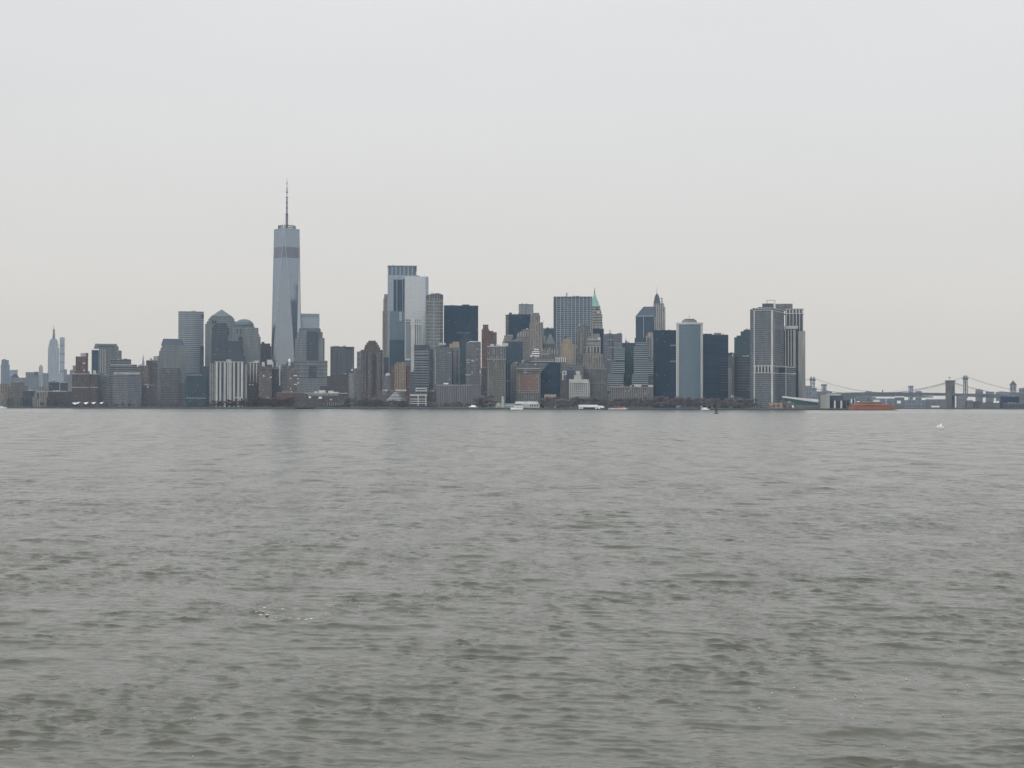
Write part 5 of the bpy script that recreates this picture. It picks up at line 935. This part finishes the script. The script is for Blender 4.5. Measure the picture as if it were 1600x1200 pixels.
MB().prism([(37, -6), (43, -4), (43, 4), (37, 6)], 1.5, 4.2, roof=0, bottom=True).build('loading_ramp', 'orange', f); MB().prism([(-37.5, -6.5), (-30, -9.4), (30, -9.4), (44, -4), (44, 4), (30, 9.4), (-30, 9.4), (-37.5, 6.5)], -.6, .9, roof=0).build('boot_stripe', 'hulld', f)
# white sightseeing ferry / pavilion
f = boat('passenger_ferry', 'long white-roofed passenger ferry moored at the park landing', 921.5, 2745, math.radians(1), 'ferry')
m = MB(); m.prism([(-19, -4), (20, -4), (26, 0), (20, 4), (-19, 4)], -.4, 1.6, roof=0, bottom=True); m.build('hull', 'hulld', f); MB().box(-18, 10, -3.6, 3.6, 1.6, 4.4).build('cabin', 'dark', f); m = MB()
for x in (-18.6, -14.5, 9, 14.5): m.box(x, x + 2.8, -3.8, 3.8, 1.6, 4.4)
m.build('white_bulkhead', 'white', f); MB().box(-19, 13, -4.6, 4.6, 4.4, 8.6).build('upper_deck', 'white', f); MB().prism([(13, -4.2), (25, -3.2), (25, 3.2), (13, 4.2)], 3.4, 7.0, [(13, -4.2), (23, -3.2), (23, 3.2), (13, 4.2)], roof=0, bottom=True).build('fore_cabin', 'white', f)
f = boat('tour_boat', 'white-hulled tour boat with a faded red deck canopy right of the long white-roofed ferry', 965.5, 2725, math.radians(2), 'boat')
hull(MB(), 33, 7, -.3, 2.4, .12).build('hull', 'hullw', f); MB().box(-6, 11, -2.6, 2.6, 2.4, 5.2).build('deck_canopy', 'redawn', f); MB().box(-15, -6, -2.6, 2.6, 2.4, 4.0).build('aft_cabin', 'pent', f); MB().prism([(8, -2.8), (14, -1.6), (14, 1.6), (8, 2.8)], 2.4, 4.4, [(8, -2.8), (10, -1.6), (10, 1.6), (8, 2.8)], roof=0).build('wheelhouse', 'white', f)
m = MB(); [m.beam((x, 0, 5.2), (x, 0, 7), .12) for x in (-4, 2, 10)]; m.build('mast', 'white', f)
m = MB(); m.box(-16.2, 15, -3.62, -3.5, .0, .9); m.build('boot_stripe', 'hulld', f)
f = boat('tour_boat', 'small white double-decked boat moored before the clock-towered pier house', 808, 2818, 0, 'boat'); f.scale = (1.15, 1.15, 1.35)
hull(MB(), 20, 5.5, -.3, 1.8, .1).build('hull', 'hullw', f); MB().box(-5, 9, -2.2, 2.2, 1.8, 3.9).build('cabin', 'white', f); MB().box(-4, 7.5, -2.0, 2.0, 3.9, 4.2).build('roof', 'white', f); m = MB(); [m.box(x, x + 1.2, -2.3, -2.15, 2.3, 3.3) for x in np.arange(-4, 8, 2)]; m.build('window_row', 'dark', f)
f = boat('motor_launch', 'short bright white launch just left of the double-decked boat', 801, 2812, 0, 'boat'); hull(MB(), 9, 3.4, -.2, 1.4, .2).build('hull', 'hullw', f); MB().prism([(-3.5, -1.4), (2.5, -1.4), (2.5, 1.4), (-3.5, 1.4)], 1.4, 3.4, [(-3.5, -1.3), (1, -1.3), (1, 1.3), (-3.5, 1.3)], roof=0).build('cabin', 'white', f)
f = boat('white_boat', 'small white cabin boat by the park trees left of the green buoy', 1102, 2740, math.radians(4), 'boat'); hull(MB(), 15, 4, -.2, 1.9, .15).build('hull', 'hullw', f); MB().box(-4, 3, -1.6, 1.6, 1.9, 4.2).build('cabin', 'white', f); MB().box(-6.5, -4, -1.4, 1.4, 1.9, 2.8).build('aft_locker', 'trim', f)
f = boat('white_boat', 'white motor yacht cut by the left edge of the photo', 2, 3180, math.radians(0), 'boat'); hull(MB(), 24, 5, -.2, 2.6, .12).build('hull', 'hullw', f); MB().box(-8, 3, -1.9, 1.9, 2.6, 4.6).build('cabin', 'white', f); m = MB(); [m.box(x, x + 1.2, -2.0, -1.85, 3.2, 4.0) for x in np.arange(-7.5, 2, 2)]; m.build('window_row', 'dark', f)
# green navigation buoy
f = boat('navigation_buoy', 'dark green lattice navigation buoy floating before the park', 1119.3, 1330, 0, 'buoy')
MB().cyl(0, 0, 1.75, 1.9, -.5, .75, 16).cyl(0, 0, 1.9, 1.2, .75, 1.0, 16).build('float', 'greenb', f); m = MB()
for k in range(4):
    a = math.pi / 2 * k + .4; a2 = a + math.pi / 2; m.beam((1.2 * math.cos(a), 1.2 * math.sin(a), .9), (.55 * math.cos(a), .55 * math.sin(a), 4.4), .1)
    for z, r, r3 in ((1.0, 1.15, .95), (2.2, .95, .75), (3.3, .75, .6)): m.beam((r * math.cos(a), r * math.sin(a), z), (r3 * math.cos(a2), r3 * math.sin(a2), z + 1.1), .06)
m.build('lattice_mast', 'greenb', f); MB().box(-.55, .55, -.04, .04, 2.1, 4.1).box(-.04, .04, -.55, .55, 2.1, 4.1).build('radar_reflector', 'greenb', f); MB().cyl(0, 0, .5, .5, 4.4, 4.6, 10).cyl(0, 0, .22, .18, 4.6, 5.6, 8).build('lantern', 'greenb', f)
# small white mooring float
f = boat('marker_float', 'small bright white marker float alone on open water at right', 1469, 455, .3, 'buoy')
f.scale = (1.4, 1.4, 1.4); hull(MB(), 1.7, .8, -.12, .28, .2).build('hull', 'hullw', f); MB().box(-.1, .35, -.15, .15, .28, .72).build('locker', 'white', f); MB().beam((.25, 0, .7), (.32, 0, 1.05), .05).build('post', 'white', f); MB().cyl(-.5, 0, .16, .1, .28, .55, 8).build('fender', 'white', f)

# ================================================================== bare winter trees along the waterfront
def shoreY(px):
    Y = 2900.
    for _ in range(26):
        X = (px - 800) / F * Y
        for (xa, ya), (xb, yb) in zip(SHORE, SHORE[1:]):
            if xa <= X <= xb: Yn = ya + (yb - ya) * (X - xa) / (xb - xa); break
        else: Yn = ya
        Y = .5 * Y + .5 * Yn
    return Y
def leafmat(name, c1, c2):
    m, t, bs_ = mat_new(name); oi = t.nodes.new('ShaderNodeObjectInfo'); r = t.nodes.new('ShaderNodeValToRGB')
    r.color_ramp.elements[0].color = (*c1, 1); r.color_ramp.elements[1].color = (*c2, 1)
    t.links.new(oi.outputs['Random'], r.inputs[0]); t.links.new(r.outputs[0], bs_.inputs['Base Color']); bs_.inputs['Roughness'].default_value = .9; return m
twig = leafmat('bare_twigs', (.18, .155, .155), (.23, .20, .195)); bark = plain('bark', (.07, .058, .05), .9); everg = leafmat('evergreen_foliage', (.03, .05, .045), (.05, .065, .055))
twigr = leafmat('reddish_twigs', (.11, .065, .058), (.13, .085, .07))
def tree_mesh(seed, ever=False):
    r = random.Random(seed); tm = MB(); cm = MB()
    tm.beam((0, 0, 0), (0, 0, .34), .022, .015, 6)
    tips = []
    def grow(p, d, l, rad, lev):
        q = p + d * l; tm.beam(p, q, rad, rad * .55, 3 if lev > 1 else 4)
        tips.append((q, lev))
        if lev >= 3: return
        for _ in range(3):
            nd = (d + Vector((r.uniform(-1, 1), r.uniform(-1, 1), r.uniform(-.15, .7))) * .75).normalized(); grow(q, nd, l * r.uniform(.6, .8), rad * .55, lev + 1)
    if not ever:
        for k in range(6):
            a = k * 1.05 + r.random(); lo = k % 2; grow(Vector((0, 0, .12 if lo else r.uniform(.22, .34))), Vector((math.cos(a) * (1.1 if lo else .5), math.sin(a) * (1.1 if lo else .5), 1)).normalized(), .17 if lo else .22, .012, 1)
        # sprays of fine twigs as thin slivers
        for q, lev in tips:
            if lev < 2: continue
            for _ in range(30):
                d = Vector((r.gauss(0, 1), r.gauss(0, 1), r.gauss(.45, .8))).normalized(); l = r.uniform(.06, .16); s_ = d.cross(Vector((r.random(), r.random(), r.random()))).normalized() * r.uniform(.006, .015)
                e = q + d * l; cm.face([q - s_, q + s_, e], [(0, 0)] * 3)
    else:
        tm.beam((0, 0, .3), (0, 0, .9), .015, .004, 5)
        for _ in range(520):
            h = r.uniform(.12, 1.0); R = .24 * (1 - h) ** .7 * r.uniform(.5, 1.1) + .01; a = r.uniform(0, 6.283); c = Vector((R * math.cos(a), R * math.sin(a), h)); d = Vector((math.cos(a), math.sin(a), -.25)) * r.uniform(.03, .07)
            s_ = Vector((-math.sin(a), math.cos(a), r.uniform(-.4, .4))) * r.uniform(.012, .03); cm.face([c - s_, c + s_, c + d], [(0, 0)] * 3)
    return tm, cm
def tree_proto(name, seed, mt, ever=False):
    tm, cm = tree_mesh(seed, ever); o = bpy.data.objects.new(name, None); COL.objects.link(o)
    tm.build('trunk', bark, o, bark); cm.build('crown', mt, o, mt); return o
protos = {'bare': [tree_proto('bare_tree', s_, twig) for s_ in (1, 2, 3)], 'red': [tree_proto('bare_tree', s_, twigr) for s_ in (4, 5)], 'ever': [tree_proto('evergreen_tree', s_, everg, True) for s_ in (6, 7)]}
TL = {'bare': ('one of the leafless grey-brown trees', 'leafless grey-brown trees'), 'red': ('one of the leafless reddish-brown trees', 'leafless reddish-brown trees'),
      'ever': ('one of the dark green conical trees', 'dark green conical trees')}
used = set()
def plant(where, kind, px, dY, h):
    lst = protos[kind]; k = random.randrange(len(lst)); pr = lst[k]
    Y = shoreY(px) + dY; g = P(px, 640, Y)
    if (kind, k) in used:
        o = pr.copy(); COL.objects.link(o)
        for ch in list(pr.children):
            c = ch.copy(); COL.objects.link(c); c.parent = o
    else: o = pr; used.add((kind, k))
    o.location = (g.x, Y, GZ - .1); o.rotation_euler = (0, 0, random.uniform(0, 6.28)); o.scale = (h * random.uniform(.9, 1.25), h * random.uniform(.9, 1.25), h)
    tag(o, TL[kind][0] + ' ' + where, 'tree', TL[kind][1] + ' ' + where)
random.seed(21)
def row(kind, a, b, n, h0, h1, d0, d1, where):
    for i in range(n): plant(where, kind, a + (b - a) * (i + random.uniform(.1, .9)) / n, random.uniform(d0, d1), random.uniform(h0, h1))
row('ever', 4, 52, 11, 10, 20, 20, 90, 'at the far left shore'); row('ever', 84, 112, 5, 8, 13, 10, 40, 'just left of the white sail canopies'); row('ever', 165, 245, 9, 6, 11, 6, 22, 'below the broad white-parapet block')
row('ever', 250, 330, 9, 6, 11, 6, 22, 'at the foot of the striped tower'); row('bare', 60, 170, 12, 8, 13, 10, 30, 'around the white sail canopies'); row('bare', 172, 240, 8, 8, 13, 10, 30, 'below the broad white-parapet block')
row('bare', 244, 330, 9, 8, 14, 12, 32, 'below the mansard-crowned tower'); row('red', 332, 400, 14, 12, 20, 10, 45, 'before the wide white-piered slab'); row('red', 400, 482, 20, 15, 26, 10, 45, 'before the brown apartment blocks')
row('red', 340, 470, 10, 8, 12, 8, 15, 'lowest along the left quay'); row('bare', 480, 556, 12, 7, 11, 6, 16, 'before the colonnaded museum'); row('bare', 540, 600, 14, 16, 26, 12, 40, 'before the ziggurat brick tower')
row('bare', 596, 640, 8, 11, 18, 8, 30, 'around the striped pyramid roof'); row('bare', 666, 735, 14, 9, 16, 12, 40, 'before the long ribbed block'); row('bare', 742, 776, 10, 17, 29, 20, 60, 'in the tall clump left of the clock tower')
row('bare', 845, 950, 26, 17, 26, 24, 90, 'before the white gridded building'); row('bare', 950, 1022, 20, 16, 26, 24, 90, 'before the low tan-grey stone block'); row('bare', 1022, 1100, 20, 17, 26, 24, 90, 'under the curved glass tower')
row('bare', 1100, 1180, 18, 15, 24, 24, 90, 'under the navy banded block'); row('bare', 850, 1000, 18, 9, 15, 12, 24, 'low behind the moored white ferries'); row('bare', 1000, 1175, 18, 9, 15, 12, 24, 'low around the white blockhouses'); row('bare', 1178, 1240, 7, 7, 11, 10, 22, 'at the foot of the big grey tower')

# promenade edge: lamp posts and railings are below a pixel; a low parapet and a ledge run along the quay
MATS['ledge'] = plain('quay_ledge', (.16, .165, .155), .9)
m = MB()
for (xa, ya), (xb, yb) in list(zip(SHORE, SHORE[1:]))[1:-2]:
    p, q = Vector((xa, ya, 0)), Vector((xb, yb, 0)); d = (q - p).normalized(); n_ = Vector((-d.y, d.x, 0))
    m.prism([(p + n_ * .2).xy[:], (q + n_ * .2).xy[:], (q + n_ * .7).xy[:], (p + n_ * .7).xy[:]], GZ - .2, GZ + 1.0, roof=0)
tag(m.build('promenade_parapet', 'ledge'), 'low grey stone parapet running along the whole near waterfront edge', 'parapet')

# ================================================================== water
def make_comps():
    g = np.random.RandomState(5); comps = []
    for i in range(100):
        lam = math.exp(g.uniform(math.log(.13), math.log(.8))) if i < 64 else math.exp(g.uniform(math.log(.8), math.log(2.2))) if i < 80 else math.exp(g.uniform(math.log(2.0), math.log(4.)))
        th = g.normal(math.radians(4), math.radians(19 if lam < 1 else 17)) + (math.pi if g.rand() < .12 else 0)
        comps.append((lam, th, g.uniform(0, 6.283), SLOPE * (1.5 if .22 < lam < .8 else 1.0 if lam < .8 else .44 if lam < 2.0 else .62) * g.uniform(.6, 1.3)))
    return comps
def waves(X, Y, dr):
    DX = np.zeros_like(X); DY = np.zeros_like(X); Z = np.zeros_like(X); gust = np.zeros_like(X); g = np.random.RandomState(9)
    for i in range(14):                                   # slow gusts make some stretches rougher than others
        lam = math.exp(g.uniform(math.log(1.2), math.log(40))); th = g.uniform(0, math.pi); gust += np.sin(2 * math.pi * (X * math.sin(th) + Y * math.cos(th)) / lam + g.uniform(0, 6.28))
    g2 = np.zeros_like(X)                                 # rarer groups of longer steep waves
    for i in range(14):
        lam = math.exp(g.uniform(math.log(2.5), math.log(30))); th = g.uniform(0, math.pi); g2 += np.sin(2 * math.pi * (X * math.sin(th) + Y * math.cos(th)) / lam + g.uniform(0, 6.28))
    gust = np.exp(np.clip(.13 * gust, -.8, .5)); g2 = np.exp(np.clip(.26 * g2 - .05, -1.5, .7))
    for lam, th, ph, sl in make_comps():
        k = 2 * math.pi / lam; w = np.clip((lam / dr - 1.9) / 1.6, 0, 1); ct, sn = math.cos(th), math.sin(th)
        m_ = w[:, 0] > 0
        if not m_.any(): continue
        Xs, Ys, w = X[m_], Y[m_], w[m_]
        wob = 1.1 * np.sin((Xs * ct - Ys * sn) / (lam * 1.9) + ph * 2) + .8 * np.sin((Xs + .3 * Ys) / (lam * 2.1) + ph)
        p = k * (Xs * sn + Ys * ct) + ph + wob; p = p + .6 * np.sin(p)      # the face toward the near shore is the steep one
        a = w * sl / k * (gust[m_] if lam < 1.0 else g2[m_]); Z[m_] += a * (np.sin(p) - .15 * np.cos(2 * p)); q = 1.0 * a * np.cos(p); DX[m_] += q * sn; DY[m_] += q * ct
    return DX, DY, Z
def build_water():
    ang = np.concatenate([np.linspace(-180, -36, 37)[:-1], np.linspace(-36, -22, 57)[:-1], np.linspace(-22, 22, 441), np.linspace(22, 36, 57)[1:], np.linspace(36, 180, 37)[1:-1]]) * math.pi / 180
    r = [3.0]
    while r[-1] < 3300: r.append(r[-1] * 1.012 if r[-1] < 21 else min(r[-1] * 1.0016, r[-1] + .8) if r[-1] < 1500 else r[-1] * 1.002)
    r = np.concatenate([np.array(r), np.array([3600, 4300, 5500, 8000, 15000.])])
    R, A = np.meshgrid(r, ang, indexing='ij'); X = R * np.sin(A); Y = R * np.cos(A)
    dr = np.gradient(r)[:, None]
    DX, DY, Z = waves(X, Y, dr)
    X = X + DX; Y = Y + DY
    n, c = X.shape; co = np.stack([X, Y, Z], -1).reshape(-1, 3)
    i = np.arange(n - 1)[:, None] * c; j = np.arange(c)[None, :]; j2 = (j + 1) % c
    q = np.stack([i + j, i + j2, i + c + j2, i + c + j], -1).reshape(-1, 4)[:, ::-1]
    me = bpy.data.meshes.new('water'); me.vertices.add(len(co)); me.vertices.foreach_set('co', co.astype(np.float32).ravel())
    me.loops.add(q.size); me.loops.foreach_set('vertex_index', q.astype(np.int32).ravel())
    me.polygons.add(len(q)); me.polygons.foreach_set('loop_start', np.arange(0, q.size, 4, dtype=np.int32)); me.polygons.foreach_set('loop_total', np.full(len(q), 4, dtype=np.int32))
    me.update(); me.validate(); me.polygons.foreach_set('use_smooth', [True] * len(q))
    o = bpy.data.objects.new('water', me); COL.objects.link(o); tag(o, kind='structure')
    m, t, b = mat_new('harbour_water'); me.materials.append(m); N = t.nodes; L = t.links
    b.inputs['Base Color'].default_value = (*WATER_COL, 1); b.inputs['Roughness'].default_value = .19; b.inputs['IOR'].default_value = 1.333
    geo = N.new('ShaderNodeNewGeometry'); acc = None
    big = N.new('ShaderNodeTexNoise'); mp = N.new('ShaderNodeMapping'); mp.inputs['Scale'].default_value = (.006, .016, 1); L.new(geo.outputs['Position'], mp.inputs[0]); L.new(mp.outputs[0], big.inputs['Vector']); big.inputs['Scale'].default_value = 1; big.inputs['Detail'].default_value = 4
    amp = N.new('ShaderNodeMapRange'); L.new(big.outputs[0], amp.inputs[0]); amp.inputs['From Min'].default_value = .35; amp.inputs['From Max'].default_value = .65; amp.inputs['To Min'].default_value = .55; amp.inputs['To Max'].default_value = 1.25
    for sc_, st, det in RIPPLES:
        mp = N.new('ShaderNodeMapping'); mp.inputs['Scale'].default_value = (sc_[0], sc_[1], 1); mp.inputs['Rotation'].default_value = (0, 0, .12); L.new(geo.outputs['Position'], mp.inputs[0])
        no = N.new('ShaderNodeTexNoise'); no.inputs['Scale'].default_value = 1; no.inputs['Detail'].default_value = det; L.new(mp.outputs[0], no.inputs['Vector'])
        sb = N.new('ShaderNodeVectorMath'); sb.operation = 'SUBTRACT'; L.new(no.outputs['Color'], sb.inputs[0]); sb.inputs[1].default_value = (.5, .5, .5)
        ml = N.new('ShaderNodeVectorMath'); ml.operation = 'MULTIPLY'; L.new(sb.outputs[0], ml.inputs[0]); ml.inputs[1].default_value = (st * .6, st, 0)
        if acc is None: acc = ml.outputs[0]
        else:
            ad = N.new('ShaderNodeVectorMath'); ad.operation = 'ADD'; L.new(acc, ad.inputs[0]); L.new(ml.outputs[0], ad.inputs[1]); acc = ad.outputs[0]
    sc1 = N.new('ShaderNodeVectorMath'); sc1.operation = 'SCALE'; L.new(acc, sc1.inputs[0]); L.new(amp.outputs[0], sc1.inputs['Scale'])
    ad = N.new('ShaderNodeVectorMath'); ad.operation = 'ADD'; L.new(geo.outputs['Normal'], ad.inputs[0]); L.new(sc1.outputs[0], ad.inputs[1])
    nn = N.new('ShaderNodeVectorMath'); nn.operation = 'NORMALIZE'; L.new(ad.outputs[0], nn.inputs[0]); L.new(nn.outputs[0], b.inputs['Normal'])
    return o
SLOPE = .025
WATER_COL = (.090, .092, .072)
RIPPLES = [((.5, .13), .5, 3), ((4.2, 5.), .36, 2)]
build_water()
# white flecks on the crests: froth, and water glints painted as pale chips
m = MB(); fr = random.Random(3)
def fleck(x, y, s_):
    z = float(waves(np.array([[x]]), np.array([[y]]), np.array([[.07]]))[2][0, 0]) + .02; n = 6
    pts = [(x + s_ * fr.uniform(.6, 1.2) * math.cos(2 * math.pi * i / n), y + s_ * 1.9 * fr.uniform(.6, 1.2) * math.sin(2 * math.pi * i / n)) for i in range(n)]
    m.prism(pts, z - .015, z, roof=0)
for _ in range(16):
    px, py = fr.gauss(450, 45), fr.gauss(957, 7); Y = CAM_H * F / (py - 634.6); fleck((px - 800) / F * Y, Y, fr.uniform(.02, .06))
for _ in range(34):
    px, py = fr.uniform(500, 760), fr.gauss(942, 14); Y = CAM_H * F / (py - 634.6); fleck((px - 800) / F * Y, Y, fr.uniform(.012, .03))
for _ in range(46):
    px, py = fr.uniform(1180, 1620), fr.gauss(1065, 30); Y = CAM_H * F / (py - 634.6); fleck((px - 800) / F * Y, Y, fr.uniform(.008, .02))
for _ in range(50):
    Y = fr.uniform(24, 120); fleck(fr.uniform(-.4, .4) * Y, Y, fr.uniform(.006, .016))
tag(m.build('foam_glints', 'trim', None, 'trim'), kind='stuff', label='scattered tiny white flecks of froth and painted glints on the wave crests', cat='foam_glints')

# ================================================================== haze
m = MB(); m.box(-7000, 7000, -300, 10500, -8, 640, roof=0)
hz = m.build('haze', 'roof'); tag(hz, kind='stuff', label='pale thin haze filling the air over the harbour', cat='haze')
hm = bpy.data.materials.new('haze_air'); hm.use_nodes = True; t = hm.node_tree; t.nodes.remove(t.nodes['Principled BSDF'])
v = t.nodes.new('ShaderNodeVolumePrincipled'); v.inputs['Density'].default_value = 4.1e-5; v.inputs['Color'].default_value = (.53, .72, .91, 1)
t.links.new(v.outputs[0], t.nodes['Material Output'].inputs['Volume'])
hz.data.materials.clear(); hz.data.materials.append(hm)
